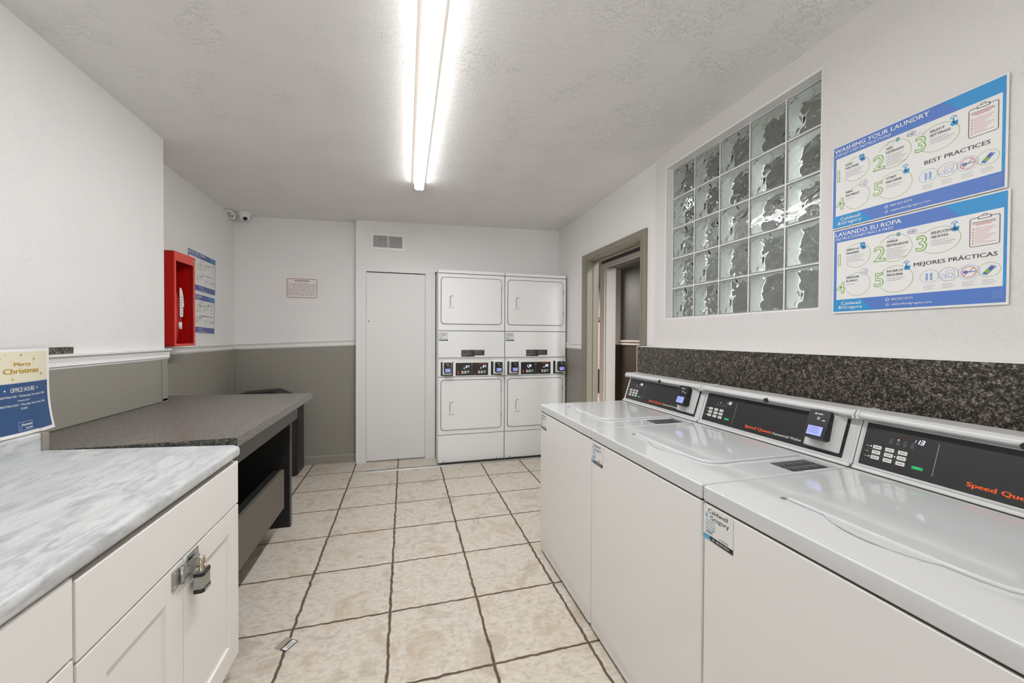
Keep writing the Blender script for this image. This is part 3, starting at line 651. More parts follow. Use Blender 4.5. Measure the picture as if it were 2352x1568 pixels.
# ------------------------------------------------------------------ stacked dryers
DXs = [.314, .9975]; DW = .682; DYf = 3.864
def make_dryer():
    x0 = DXs[0]; root = thing('stacked_dryer', '', 'dryer', (x0+DW/2, 4.2, 0), 'stacked dryers in the closet recess')
    X = lambda l: x0+l; a, c = x0+.0025, x0+DW-.0025; yb = 4.55
    b = MB(); b.box(a, c, DYf+.012, yb, .012, 1.905, 'dry'); b.box(a+.02, c-.02, DYf+.02, yb, 0, .014, 'seam'); put('body', b, root)
    b = MB(); b.box(a, c, DYf-.006, yb, 1.911, 1.944, 'dry'); put('top_cover', b, root, bevel=.006, seg=3)
    b = MB(); b.box(a+.002, c-.002, DYf+.009, DYf+.02, .012, 1.92, 'greyline'); put('seam_backing', b, root)
    def front(name, z0, z1): 
        b = MB(); b.box(a, c, DYf, DYf+.02, z0, z1, 'dry'); return put(name, b, root, bevel=.004)
    front('upper_front', 1.340, 1.906); front('middle_front', 1.068, 1.334); front('lower_front', .299, .873); front('kick_panel', .022, .293)
    b = MB(); b.prism([(DYf-.004, 1.062), (DYf-.004, 1.055), (DYf+.002, 1.046), (DYf+.002, .884), (DYf-.002, .880), (DYf+.02, .880), (DYf+.02, 1.062)], 'x', a, c, 'dry'); cp = put('control_fascia', b, root)
    def door(z0, z1):
        b = MB(); dx0, dx1 = X(.033), X(.642)
        b.prism(rrect(dx0-.006, dx1+.006, z0-.006, z1+.006, .034), 'y', DYf-.0012, DYf+.002, 'greyline')
        gasket = b
        b2 = MB(); b2.prism(rrect(dx0, dx1, z0, z1, .030), 'y', DYf-.011, DYf, 'dry')
        d = put('door', b2, root, bevel=.004); put('door_gasket', gasket, d)
        # raised pull; grey strip paints the shade of its hollow
        h = MB(); hx, hz = X(.100), z0+.160
        h.box(hx, hx+.058, DYf-.0150, DYf-.011, hz, hz+.135, 'dry'); h.prism([(hx+.014, hz+.012), (hx+.020, hz+.012), (hx+.020, hz+.105), (hx+.048, hz+.121), (hx+.046, hz+.126), (hx+.014, hz+.112)], 'y', DYf-.0156, DYf-.0149, 'sgrey')
        h.prism([(DYf-.011, hz), (DYf-.024, hz+.004), (DYf-.024, hz+.012), (DYf-.0135, hz+.014)], 'x', hx, hx+.058, 'dry')
        h.prism([(hx+.021, DYf-.015), (hx+.024, DYf-.022), (hx+.050, DYf-.019), (hx+.052, DYf-.015)], 'z', hz+.012, hz+.110, 'dry')
        put('door_handle', h, d, bevel=.0015)
        for zz in (z0+.10, z1-.13): g = MB(); g.box(dx1+.001, dx1+.005, DYf-.008, DYf, zz, zz+.05, 'seam'); put('door_hinge', g, d)
    door(1.407, 1.866); door(.348, .842)
    # readers and the double control panel
    V = Vector((0, 0, 1)); U = Vector((1, 0, 0)); O = Vector((x0, DYf+.0018, 0)); N = U.cross(V)
    pr = Print(O, U, V, dz=.0005)
    pr.rect(.029, .888, .150, 1.026, 'blk', 1); pr.rect(.538, .888, .654, 1.026, 'blk', 1)
    pr.rect(.176, .888, .508, 1.016, 'panel', 1)
    pr.rect(.338, .905, .3405, .985, 'sgrey', 2); pr.arc(.340, .998, .008, .008, .004, 'sgrey', 2, n=14)
    for o in (0, .170):
        up = o == 0; ax = .202+o; m_ = 'orange'
        pr.rect(ax-.004, .900, ax+.004, .925, m_, 2)
        pr.poly([(ax-.010, .922), (ax+.010, .922), (ax, .938)] if up else [(ax-.010, .905), (ax, .890), (ax+.010, .905)], m_, 2)
        if not up: pr.rect(ax-.004, .903, ax+.004, .932, m_, 2)
        for i in range(3):
            kx = .244+o+.029*i
            pr.rr(kx-.011, .924, kx+.011, .934, .002, 'key', 2); pr.rr(kx-.011, .908, kx+.011, .920, .002, 'green' if i == 2 else 'key', 2)
        pr.rect(.226+o, .966, .272+o, .990, 'ledoff', 2)
        pr.disc(.262+o, .962, .005, 'ledw', 2, 10); pr.rect(.228+o, .948, .238+o, .951, 'sgrey', 2); pr.rect(.270+o, .948, .278+o, .951, 'sgrey', 2)
    pr.text('Speed Queen', .408, 1.002, .0085, 'orange', 2, .082, bold=.05)
    put('control_panel', pr.mb, root, label='charcoal double control panel')
    pr = Print(O, U, V, dz=.0005); digits(pr, .274, .967, .020, ':27'); put('display', pr.mb, root, label='lit white digits')
    pr = Print(O, U, V, dz=.0005); digits(pr, .448, .967, .020, ':27'); put('display', pr.mb, root, label='lit white digits')
    for cx in (.092, .606):
        h = MB(); hx = x0+cx
        h.prism([(DYf+.002, .898), (DYf-.024, .901), (DYf-.030, 1.030), (DYf+.002, 1.042)], 'x', hx-.047, hx+.044, 'dry'); put('reader_housing', h, root, bevel=.006)
        card_reader(root, (hx-.002, DYf-.026, .975), (1, 0, 0), (0, -.05, .9987), (0, -.9987, -.05), 1.0)
    caldwell_sticker(root, (X(.006), DYf-.0004, 1.237), (1, 0, 0), (0, 0, 1), .93)
    pr = Print((X(.232), DYf-.0003, 1.078), (1, 0, 0), (0, 0, 1), dz=.0004)
    pr.rect(-.004, -.004, .240, .072, 'white', 1); pr.poly([(0, 0), (.135, 0), (.135, .012), (.236, .012), (.236, .068), (0, .068)], 'sblack', 2)
    for i, z_ in enumerate((.056, .043, .028, .020, .007)):
        pr.rect(.006, z_, .090+(i % 2)*.02 if z_ > .01 else .055, z_+.0045, 'sgrey', 3)
        if z_ > .02: pr.rect(.128, z_, .226-(i % 2)*.02, z_+.0045, 'sgrey', 3)
    put('instruction_label', pr.mb, root, label='black instruction label')
    for l in (.06, .60): b = MB(); b.frustum((X(l), DYf+.001, .034), .005, (X(l), DYf-.0015, .034), .005, 'seam', 10); put('screw', b, root)
    return root
dr = make_dryer(); dr['label'] = 'left white stacked dryer pair, beside the flat white closet door'
d2_ = copy_tree(dr); d2_.location = dr.location + Vector((DXs[1]-DXs[0], 0, 0)); d2_['label'] = 'right white stacked dryer pair, standing next to the doorway wall'
for o in list(bpy.data.objects):
    if o.parent == d2_ and o.name.startswith('display'): bpy.data.objects.remove(o)
pr = Print((DXs[0], DYf+.0018, 0), (1, 0, 0), (0, 0, 1), dz=.0005); digits(pr, .236, .967, .020, '1.75'); put('display', pr.mb, dr, label='lit white digits').parent = d2_
pr = Print((DXs[0], DYf+.0018, 0), (1, 0, 0), (0, 0, 1), dz=.0005); digits(pr, .444, .967, .020, ':25'); put('display', pr.mb, dr, label='lit white digits').parent = d2_
b = MB(); b.prism([(3.822, 0), (3.826, .008), (3.838, .012), (3.850, .012), (3.860, .008), (3.863, 0)], 'x', -.369, 1.69, 'alu')
tag(put('threshold_strip', b), 'flat aluminium strip lying on the tiles in front of the dryers', 'floor strip')

# ------------------------------------------------------------------ right wall: granite splash and posters
root = thing('backsplash', 'long dark speckled granite splashback behind the washers', 'backsplash', (1.66, 1.2, .9))
b = MB(); b.box(1.640, XR-.001, -.6, 2.472, .60, 1.214, 'granite'); put('slab', b, root)
b = MB(); b.box(1.639, XR-.001, -.6, 2.474, 1.213, 1.217, 'trimw'); b.box(1.6385, 1.655, 2.471, 2.477, .60, 1.217, 'cream'); put('edge_strip', b, root, label='white edge strip')

def icons(pr, x, y, s, kind, mat='pcyan'):
    if kind == 'tap':
        pr.arc(x-.001*s, y+.008*s, .0066*s, .0060*s, .0022*s, mat, 3, -20, 200, 12); pr.rect(x-.0030*s, y-.006*s, x+.0012*s, y+.009*s, mat, 3); pr.poly([(x-.010*s, y-.007*s), (x-.007*s, y-.009*s), (x-.004*s, y-.004*s), (x+.010*s, y-.002*s), (x+.010*s, y-.012*s), (x+.007*s, y-.017*s), (x-.004*s, y-.017*s)], mat, 3)
    elif kind == 'doc': pr.rr(x-.009*s, y-.008*s, x+.007*s, y+.011*s, .002*s, mat, 3); pr.rr(x-.004*s, y-.015*s, x+.011*s, y-.005*s, .003*s, mat, 3); pr.arc(x-.001*s, y+.001*s, .004*s, .004*s, .001*s, 'white', 4, n=10)
    elif kind == 'wave': pr.arc(x, y, .0125*s, .0125*s, .001*s, 'pblue', 3, n=20); [pr.arc(x-.006*s, y, r*s, r*s, .001*s, 'pblue', 3, -45, 45, 8) for r in (.005, .009, .013)]
    elif kind == 'pills': pr.arc(x-.012*s, y, .010*s, .007*s, .001*s, 'plight', 3, n=14); pr.rr(x+.004*s, y-.003*s, x+.015*s, y+.011*s, .002*s, 'plight', 3); pr.rect(x+.006*s, y+.001*s, x+.013*s, y+.008*s, 'pgreen', 4)
def instr_poster(name, label, group, O, U, V, W, H, L, band, cyan, seed, title_h=.0155, full=True):
    """laminated laundry instruction sheet; O = top left corner on the wall"""
    pr = Print(Vector(O), U, V, dz=.00035)
    pr.slab(0, -H, W, 0, .0018, 'paper'); q = Print
    k = W/.475
    def R(x0, y0, x1, y1, m_, l): pr.rect(x0*k, y0*k, x1*k, y1*k, m_, l)
    R(.005, -.326, .470, -.004, band, 1); R(.0155, -.279, .4635, -.0505, 'paper', 2)
    pr.poly([(x*k, y*k) for x, y in ((.376, -.0505), (.332, -.004), (.470, -.004), (.470, -.0505))], cyan, 2); R(.4635, -.279, .470, -.05, cyan, 2)
    pr.poly([(x*k, y*k) for x, y in ((.005, -.326), (.142, -.326), (.100, -.279), (.005, -.279))], cyan, 2)
    T = lambda t, x, y, h, m_, w_=None, l=3, **kw: pr.text(t, x*k, y*k, h*k, m_, l, w_*k if w_ else None, **kw)
    T(L['title'], .010, -.0275, title_h, 'white', L['tw'], bold=.02); T(L['sub'], .010, -.0425, .0100, 'white', L['sw'], shear=.25)
    steps = (('1', .087, -.1145, .044, .045, .020, -.142, .050), ('2', .204, -.1115, .050, .0475, .142, -.150, .062), ('3', .323, -.1115, .051, .0425, .264, -.137, .058),
             ('4', .090, -.224, .042, .044, .016, -.254, .050), ('5', .208, -.222, .050, .047, .144, -.242, .056))
    ic = ('doc', 'pills', 'tap', 'wave', 'tap')
    icp = ((.106, -.079), (.206, -.070), (.360, -.076), (.112, -.180), (.240, -.178))
    for i, (num, cx, cy, rx, ry, nx, ny, nh) in enumerate(steps):
        pr.arc(cx*k, cy*k, rx*k, ry*k, .0012*k, 'pgreen', 3, -150, 150 if i != 3 else 140, 40)
        # outlined numeral
        hh = nh*.86
        T(num, nx, ny, hh, 'pgreen', None, 3, bold=.028); T(num, nx+.040*hh/.7, ny, hh, 'paper', None, 4, bold=-.012)
        a, b_ = L['steps'][i]; tx = (.050, .182, .303, .052, .184)[i]; ty = (-.091, -.090, -.089, -.199, -.196)[i]
        T(a, tx, ty, .0078, 'pgrey', L['aw'][i], 5, bold=.016); T(b_, tx, ty-.0135, .0078, 'pgrey', L['bw'][i], 5, bold=.016)
        for j in range((4, 6, 3, 1, 2)[i]):
            ln = (.062, .060, .058, .028, .054)[i]*(1-.12*((j*7+i) % 3)); R(tx, ty-.0235-.0068*j, tx+ln, ty-.0218-.0068*j, 'pfine', 3)
        icons(pr, icp[i][0]*k, icp[i][1]*k, k, ic[i])
    pr.arc(.253*k, -.066*k, .0125*k, .0075*k, .0012*k, 'pdarkblue', 3, n=18); T('HE', .2445, -.0700, .0075, 'pdarkblue', .017, shear=.2, bold=.02); R(.262, -.078, .290, -.0768, 'pfine', 3)
    # clipboard
    o = rrect(.394*k, .456*k, -.152*k, -.066*k, .005*k, 4); pr.line(o+[o[0]], .0016*k, 'pgrey', 3)
    pr.rr(.411*k, -.071*k, .439*k, -.062*k, .003*k, 'pgrey', 4); pr.rr(.413*k, -.0695*k, .437*k, -.0635*k, .002*k, 'paper', 5); pr.arc(.425*k, -.062*k, .006*k, .005*k, .0014*k, 'pgrey', 4, 0, 180, 8)
    R(.399, -.080, .447, -.0785, 'pgrey', 3); R(.399, -.084, .449, -.0825, 'pred', 3); R(.407, -.088, .440, -.0865, 'pred', 3)
    for j in range(9): R(.405, -.0985-.0056*j, .448-.006*((j*5) % 4), -.0972-.0056*j, 'pfinered', 3)
    for j in range(6): T('X', .3985, -.1010-.0088*j, .0052, 'pred', .0045, 3, bold=.02)
    T(L['best'], .4525 if L['bw2'] > .17 else .441, -.1875, .0128, 'pgrey', L['bw2'], 3, al='r', bold=.022)
    bc = ((.300, 'plight'), (.347, 'sgrey'), (.393, 'plight'), (.436, 'pgreen'))
    for j, (cx, m_) in enumerate(bc):
        pr.arc(cx*k, -.2265*k, .0235*k, .0215*k, .0009*k, m_, 3, n=28)
        for r_ in range(3): R(cx-.014, -.2575-.0055*r_, cx+.014-.004*((r_+j) % 2), -.2563-.0055*r_, 'pfine', 3)
    for a_ in (0, 1): R(.291+.011*a_, -.240, .297+.011*a_, -.216, 'plight', 3); 
    o = rrect(.341*k, .361*k, -.238*k, -.215*k, .002*k, 3); pr.line(o+[o[0]], .0010*k, 'plight', 3); pr.arc(.351*k, -.229*k, .006*k, .006*k, .0012*k, 'plight', 3, n=14); pr.arc(.334*k, -.232*k, .006*k, .006*k, .0010*k, 'plight', 3, n=12)
    pr.arc(.393*k, -.2265*k, .0165*k, .0165*k, .0012*k, 'pred', 4, n=24); pr.line([((.393-.0115)*k, (-.2265-.0115)*k), ((.393+.0115)*k, (-.2265+.0115)*k)], .0012*k, 'pred', 4)
    pr.rr(.380*k, -.231*k, .391*k, -.222*k, .003*k, 'pblue', 3); R(.390, -.228, .408, -.2255, 'pblue', 3)
    pr.poly([(x*k, y*k) for x, y in ((.420, -.238), (.431, -.243), (.452, -.219), (.441, -.213))], 'plight', 3); pr.poly([(x*k, y*k) for x, y in ((.423, -.236), (.431, -.240), (.448, -.220), (.440, -.216))], 'pdarkblue', 4); pr.disc(.433*k, -.231*k, .0055*k, 'pgreen', 5)
    T('Caldwell', .034, -.3005, .0115, 'white', .068, 4, bold=.012); T('&Gregory', .024, -.3155, .0115, 'white', .084, 4, bold=.012)
    pr.arc(.186*k, -.293*k, .0045*k, .0045*k, .0018*k, 'white', 4, n=14); pr.arc(.186*k, -.311*k, .0045*k, .0045*k, .0010*k, 'white', 4, n=14); pr.line([(.1815*k, -.311*k), (.1905*k, -.311*k)], .0008*k, 'white', 4)
    T('800.927.9274', .198, -.2960, .0070, 'white', .060, 4, bold=.012); T('caldwellandgregory.com', .198, -.3140, .0072, 'white', .110, 4, bold=.008)
    for j in range(5): R(.440+.003*(j % 2), -.2925-.0052*j, .466-.003*(j % 2), -.2910-.0052*j, 'plight', 4)
    return tag(put(name, pr.mb), label, 'poster', group)
EN = dict(title='WASHING YOUR LAUNDRY', tw=.290, sub='STEP-BY-STEP INSTRUCTIONS', sw=.186, steps=(('LOAD', 'MACHINE'), ('ADD', 'DETERGENT'), ('SELECT', 'SETTINGS'), ('MAKE', 'PAYMENT'), ('START', 'MACHINE')),
          aw=(.024, .020, .036, .024, .030), bw=(.045, .053, .050, .047, .045), best='BEST PRACTICES', bw2=.151)
ES = dict(title='LAVANDO SU ROPA', tw=.213, sub='INSTRUCCIONES PASO A PASO', sw=.190, steps=(('CARGA LA', 'MAQUINA'), ('A\u00d1ADE', 'DETERGENTE'), ('SELECCIONE', 'AJUSTES'), ('REALIZAR', 'EL PAGO'), ('INCIAR LA', 'MAQUINA')),
          aw=(.044, .032, .062, .044, .046), bw=(.044, .062, .042, .038, .046), best='MEJORES PR\u00c1CTICAS', bw2=.193)
XP = XR-.006
instr_poster('instruction_poster', 'blue and white washing instructions poster in English, upper of two on the right wall', 'laundry instruction posters', (XP, 1.169, 2.049), (0, -1, 0), (0, 0, 1), .475, .330, EN, 'pblue', 'pcyan', 1)
instr_poster('instruction_poster', 'Spanish washing instructions poster headed LAVANDO SU ROPA, lower on the right wall', 'laundry instruction posters', (XP, 1.162, 1.714), (0, -1, 0), (0, 0, 1), .475, .333, ES, 'pblue', 'pcyan', 2)
EN2 = dict(EN); EN2.update(title='DRYING YOUR LAUNDRY', tw=.270); ES2 = dict(ES); ES2.update(title='SECADO DE LA ROPA', tw=.225)
t_ = Vector((0, 1, -.034)).normalized(); tv = Vector((0, .034, 1)).normalized()
instr_poster('instruction_poster', 'blue drying instructions poster in English, upper one behind the red cabinet', 'laundry instruction posters', (XA+.004, 3.402, 1.932), t_, tv, .437, .305, EN2, 'pdarkblue', 'pslatecyan', 3)
instr_poster('instruction_poster', 'Spanish drying instructions poster partly hidden, lower one behind the red cabinet', 'laundry instruction posters', (XA+.004, 3.386, 1.608), t_, tv, .437, .305, ES2, 'pdarkblue', 'pslatecyan', 4)

# ------------------------------------------------------------------ warning sign, vent
root = Print((-1.113, ybk(-1)-.004, 1.651), (1, 0, 0), (0, 0, 1), dz=.0005); pr = root
SW, SH = .277, .193
pr.slab(0, 0, SW, SH, .002, 'paper', .010); o = rrect(.006, SW-.006, .006, SH-.006, .010, 4); pr.line(o+[o[0]], .0042, 'pink', 1)
pr.text('WARNING', SW/2, .160, .0175, 'pink', 2, .135, al='c', bold=.03)
for i, t in enumerate(('YOU ARE RESPONSIBLE AS USER', 'OF THE LAUNDRY EQUIPMENT', 'TO CHECK EACH WASHER AND', 'DRYER FOR GREASE, LIPSTICK,', 'DYE, INK OR OTHER SUCH FOR-', 'EIGN OBJECTS OR MATERIALS', 'BEFORE INSERTING CLOTHING.')):
    pr.text(t, .016, .133-.0178*i, .0100, 'pink', 2, .245 if i < 6 else .236)
tag(put('warning_sign', pr.mb), 'small white warning sign with red border and lettering on the back wall', 'sign')
root = thing('wall_vent', 'white louvred air vent grille high above the closet door', 'vent', (-.168, YK, 2.15))
vx0, vx1, vz0, vz1 = -.340, .006, 2.152, 2.325; yv = YK-.010
b = MB(); b.box(vx0, vx1, yv, YK, vz0, vz0+.028, 'trimw'); b.box(vx0, vx1, yv, YK, vz1-.028, vz1, 'trimw'); b.box(vx0, vx0+.034, yv, YK, vz0+.028, vz1-.028, 'trimw'); b.box(vx1-.034, vx1, yv, YK, vz0+.028, vz1-.028, 'trimw'); b.box(-.173, -.161, yv, YK, vz0+.028, vz1-.028, 'trimw')
put('frame', b, root, bevel=.002)
b = MB(); b.box(vx0+.03, vx1-.03, YK-.0025, YK-.0005, vz0+.025, vz1-.025, 'vdark'); put('duct_opening', b, root)
sl = []
for k in range(22):
    x = (vx0+.040+.0128*k) if k < 11 else (-.157+.0128*(k-11)); b = MB(); b.hexa([(x, yv, vz0+.028), (x+.0016, yv, vz0+.028), (x+.0075, YK-.003, vz0+.028), (x+.006, YK-.003, vz0+.028), (x, yv, vz1-.028), (x+.0016, yv, vz1-.028), (x+.0075, YK-.003, vz1-.028), (x+.006, YK-.003, vz1-.028)], 'trimw'); put('louvre', b, root)
for x in (vx0+.010, vx1-.010): b = MB(); b.frustum((x, yv, 2.238), .004, (x, yv-.002, 2.238), .004, 'greyline', 10); put('screw', b, root)

# ------------------------------------------------------------------ security camera
root = thing('security_camera', 'small white dome security camera at the ceiling in the far left corner', 'camera', (-1.43, 4.11, zc(-1.43, 4.11)))
zt = zc(-1.43, 4.11)
b = MB(); b.frustum((-1.43, 4.11, zt+.004), .054, (-1.43, 4.11, zt-.020), .053, 'trimw', 28); b.frustum((-1.43, 4.11, zt-.020), .053, (-1.43, 4.11, zt-.028), .045, 'trimw', 28); put('mount', b, root)
b = MB(); b.dome((-1.43, 4.105, zt-.034), .042, (0, 0, -1), 0, 1.75, 'trimw'); eye = put('eyeball', b, root)
ld = Vector((.38, -.66, -.66)).normalized(); cc = Vector((-1.43, 4.105, zt-.034))
b = MB(); b.frustum(cc+ld*.034, .019, cc+ld*.0435, .017, 'blk', 20); put('lens', b, eye, label='black lens')
root = thing('cable_box', 'small white cable junction plate beside the dome camera in the corner', 'junction box', (XA, 4.05, 2.36))
b = MB(); b.box(XA, XA+.058, 4.02, 4.10, zc(XA, 4.06)-.016, zc(XA, 4.06)-.003, 'trimw'); put('plate', b, root, bevel=.002)
b = MB(); b.frustum((XA+.035, 4.09, zc(XA, 4.1)-.012), .026, (XA+.040, 4.085, zc(XA, 4.1)-.062), .018, 'trimw', 16); b.frustum((XA+.041, 4.068, zc(XA, 4.1)-.045), .008, (XA+.045, 4.060, zc(XA, 4.1)-.046), .006, 'seam', 10); put('knuckle', b, root)
b = MB(); b.tube([(XA+.06, 4.09, zc(XA, 4.1)-.02), (XA+.060, 4.10, zc(XA, 4.1)-.030), (XA+.058, 4.105, zc(XA, 4.1)-.035)], .003, 'trimw', 8); put('cable', b, root)

# ------------------------------------------------------------------ red cabinet and extinguisher
root = thing('extinguisher_cabinet', 'open red metal fire extinguisher cabinet on the alcove wall', 'cabinet', (XA, 3.02, 1.21))
cx0, cx1, cy0, cy1, cz0, cz1 = XA+.006, -1.400, 2.906, 3.150, 1.209, 1.811
b = MB(); t = .003
b.box(cx0, cx0+t, cy0, cy1, cz0, cz1, 'red'); b.box(cx0, cx1, cy0, cy0+t, cz0, cz1, 'red'); b.box(cx0, cx1, cy1-t, cy1, cz0, cz1, 'red'); b.box(cx0, cx1, cy0, cy1, cz0, cz0+t, 'red'); b.box(cx0, cx1, cy0, cy1, cz1-t, cz1, 'red'); put('box', b, root)
b = MB(); fx = cx1
b.box(fx, fx+.004, cy0, cy0+.017, cz0+.016, cz1-.058, 'redin'); b.box(fx, fx+.004, cy1-.020, cy1, cz0+.016, cz1-.058, 'redin'); b.box(fx, fx+.004, cy0, cy1, cz0, cz0+.016, 'redin'); b.box(fx, fx+.004, cy0, cy1, cz1-.058, cz1, 'redin'); put('front_frame', b, root, label='bright red front frame')
b = MB(); b.frustum((fx+.003, 3.126, 1.782), .009, (fx+.008, 3.126, 1.782), .008, 'steel', 16); put('lock', b, root, label='round chrome lock')
root = thing('fire_extinguisher', 'red fire extinguisher with a white tag inside the red cabinet', 'extinguisher', (-1.478, 3.00, cz0+t))
ex, ey, ez = -1.478, 2.992, cz0+t
b = MB(); b.frustum((ex, ey, ez), .056, (ex, ey, ez+.30), .056, 'red', 28, caps=True); b.dome((ex, ey, ez+.30), .056, (0, 0, 1), 0, math.pi/2, 'red'); put('cylinder', b, root)
b = MB(); b.frustum((ex, ey, ez+.35), .016, (ex, ey, ez+.395), .014, 'steel', 16); b.hexa([(ex-.012, ey-.02, ez+.40), (ex+.012, ey-.02, ez+.40), (ex+.012, ey+.085, ez+.43), (ex-.012, ey+.085, ez+.43), (ex-.012, ey-.02, ez+.41), (ex+.012, ey-.02, ez+.41), (ex+.012, ey+.085, ez+.44), (ex-.012, ey+.085, ez+.44)], 'blk'); put('valve', b, root)
b = MB(); b.tube([(ex+.02, ey+.02+.028*math.sin(a), ez+.45+.028*math.cos(a)) for a in [i*math.pi/9 for i in range(0, 19)]], .003, 'steel', 8); put('pull_ring', b, root)
b = MB(); b.tube([(ex, ey+.02, ez+.37), (ex+.02, ey+.07, ez+.34), (ex+.03, ey+.082, ez+.25), (ex+.03, ey+.080, ez+.10)], .009, 'redin', 10); b.frustum((ex+.03, ey+.080, ez+.11), .012, (ex+.03, ey+.080, ez+.155), .012, 'white', 12); put('hose', b, root)
pr = Print((ex+.046, ey+.045, ez+.19), (0, 1, 0), (0, 0, 1), dz=.0004); pr.poly([(0, 0), (.040, 0), (.042, .07), (.054, .07), (.040, .155), (.022, .19), (0, .19)], 'paper', 1)
for i in range(7): pr.rect(.006, .02+.018*i, .032, .024+.018*i, 'sgrey', 2)
put('inspection_tag', pr.mb, root, label='white paper inspection tag')

# ------------------------------------------------------------------ left: ledge, granite strip, notice
b = MB(); b.box(XL+.002, -1.187, ZR+.01, 1.672, 0, .952, 'sage'); b.box(-1.187, -1.162, 1.654, 1.676, .5, .950, 'sage')
tag(put('half_wall_ledge', b, bevel=.002), 'sage painted low ledge behind the marble counter, under the holiday notice', 'ledge')
b = MB(); b.box(XL, XL+.018, ZR+.01, 2.068, 1.190, 1.228, 'granite'); tag(put('granite_strip', b), 'short dark granite strip on the left wall above the chair rail', 'granite strip')
warp = lambda x, y: .010*(math.sin((x+.228)/.228*math.pi*1.1)) + (.016*max(0, (-y-.12)/.16)**2 if x > -.06 else .008*max(0, (-y-.12)/.16)**2)
pr = Print((-1.200, 1.7355, 1.234), (0, 1, 0), (0, 0, 1), dz=.0005, warp=warp)
pr.rect(-.228, -.279, 0, 0, 'paper', 0, 40)
pr.rect(-.216, -.108, -.012, -.010, 'cream', 1.5, 30); pr.rect(-.216, -.268, -.012, -.110, 'navy', 1.5, 30)
def star(x, y, r):
    pts = []
    for i in range(8): a = i*math.pi/4; rr = r if i % 2 == 0 else r*.16; pts.append((x+rr*math.cos(a), y+rr*math.sin(a)))
    pr.poly(pts, 'gold', 3)
for x, y, r in ((-.073, -.035, .010), (-.041, -.086, .009), (-.121, -.021, .008), (-.148, -.097, .008), (-.186, -.030, .008), (-.200, -.085, .009), (-.036, -.018, .004), (-.168, -.022, .003), (-.091, -.015, .003), (-.151, -.040, .003), (-.028, -.036, .003), (-.050, -.058, .003), (-.117, -.088, .003), (-.070, -.090, .003), (-.093, -.100, .003)): star(x, y, r)
pr.text('Merry', -.114, -.055, .012, 'gold', 3, .058, al='c', bold=.02); pr.text('Christmas', -.114, -.079, .017, 'gold', 3, .122, al='c', bold=.02)
pr.text('OFFICE HOURS', -.114, -.138, .014, 'white', 3, .084, al='c', bold=.012); pr.disc(-.172, -.131, .0026, 'white', 3, 10); pr.disc(-.061, -.131, .0026, 'white', 3, 10)
pr.text('CHRISTMAS EVE \u2022 Wednesday, December 24th', -.114, -.1545, .0062, 'white', 3, .168, al='c', bold=.008); pr.text('9 am to 3 pm', -.114, -.169, .0062, 'white', 3, .040, al='c', bold=.008)
pr.text('CHRISTMAS DAY \u2022 Thursday, December 25th', -.114, -.1825, .0062, 'white', 3, .168, al='c', bold=.008); pr.text('CLOSED', -.114, -.1955, .0062, 'white', 3, .024, al='c', bold=.008)
o = rrect(-.138, -.089, -.263, -.236, .001, 2); pr.line(o+[o[0]], .0012, 'navyfr', 3)
pr.text('haven', -.091, -.249, .0070, 'white', 3, .034, al='r', bold=.02, cap=.55); pr.text('cove', -.091, -.2595, .0062, 'white', 3, .024, al='r', bold=.02, cap=.55); pr.line([(-.135, -.259), (-.128, -.242)], .001, 'navyfr', 3); pr.line([(-.130, -.261), (-.126, -.245)], .001, 'navyfr', 3)
tag(put('holiday_notice', pr.mb), 'cream and navy Merry Christmas office hours paper sheet standing on the sage ledge', 'notice')

# ------------------------------------------------------------------ marble counter and cabinets
root = thing('marble_countertop', 'grey-veined white marble laminate counter with backsplash over the white cabinets', 'countertop', (-.9, .7, .83))
b = MB(); xf, xb = -.592, -1.187; zf, zb2 = .8705, .892; ny0, ny1 = -1.2, 1.664
prof = [(xb, zb2-.040), (-.605, zf-.040), (xf-.002, zf-.036), (xf, zf-.028), (xf, zf-.012), (xf-.004, zf-.004), (xf-.013, zf), (xb, zb2)]
b.prism(prof, 'y', ny0, ny1-.012, 'marble', False)
b.prism([(p[0] if p[0] < -.7 else p[0]-.012*(1 if p[0] > -.61 else 0), p[1]) for p in prof], 'y', ny1-.012, ny1, 'marble')
put('slab', b, root, bevel=.004, seg=3)
b = MB(); b.prism([(-1.187, .84), (-1.187, .952), (-1.172, .952), (-1.168, .948), (-1.168, .84)], 'y', ny0, 1.654, 'marble'); put('backsplash', b, root, bevel=.002)
def shaker(b, x, y0, y1, z0, z1, st=.076, mat='cab'):
    b.box(x-.019, x, y0, y0+st, z0, z1, mat); b.box(x-.019, x, y1-st, y1, z0, z1, mat); b.box(x-.019, x, y0+st, y1-st, z0, z0+st, mat); b.box(x-.019, x, y0+st, y1-st, z1-st, z1, mat); b.box(x-.019, x-.008, y0+st-.002, y1-st+.002, z0+st-.002, z1-st+.002, mat)
CF = -.600
root = thing('base_cabinet', 'white shaker base cabinet at the far end of the counter, padlocked double doors', 'cabinet', (-.9, 1.28, 0), 'white base cabinets')
b = MB(); b.box(-1.18, CF-.020, .9035, 1.660, .09, .829, 'cab'); b.box(-1.18, -.69, .9035, 1.655, 0, .092, 'blkm'); put('carcass', b, root)
b = MB(); b.box(CF-.0205, CF-.0190, .914, 1.650, .805, .829, 'cabin'); put('top_rail', b, root, label='rail painted tan for shadow')  # tan colour stands for the counter's shadow on the frame
b = MB(); b.box(CF-.019, CF, .919, 1.655, .657, .813, 'cab'); put('false_drawer_front', b, root, bevel=.002)
b = MB(); shaker(b, CF, .919, 1.2815, .092, .651); ldr = put('door', b, root, bevel=.0012)
b = MB(); shaker(b, CF, 1.2845, 1.655, .092, .651); rdr = put('door', b, root, bevel=.0012)
root2 = thing('base_cabinet', 'nearer white base cabinet with drawer, cut by the left picture edge', 'cabinet', (-.9, .5, 0), 'white base cabinets')
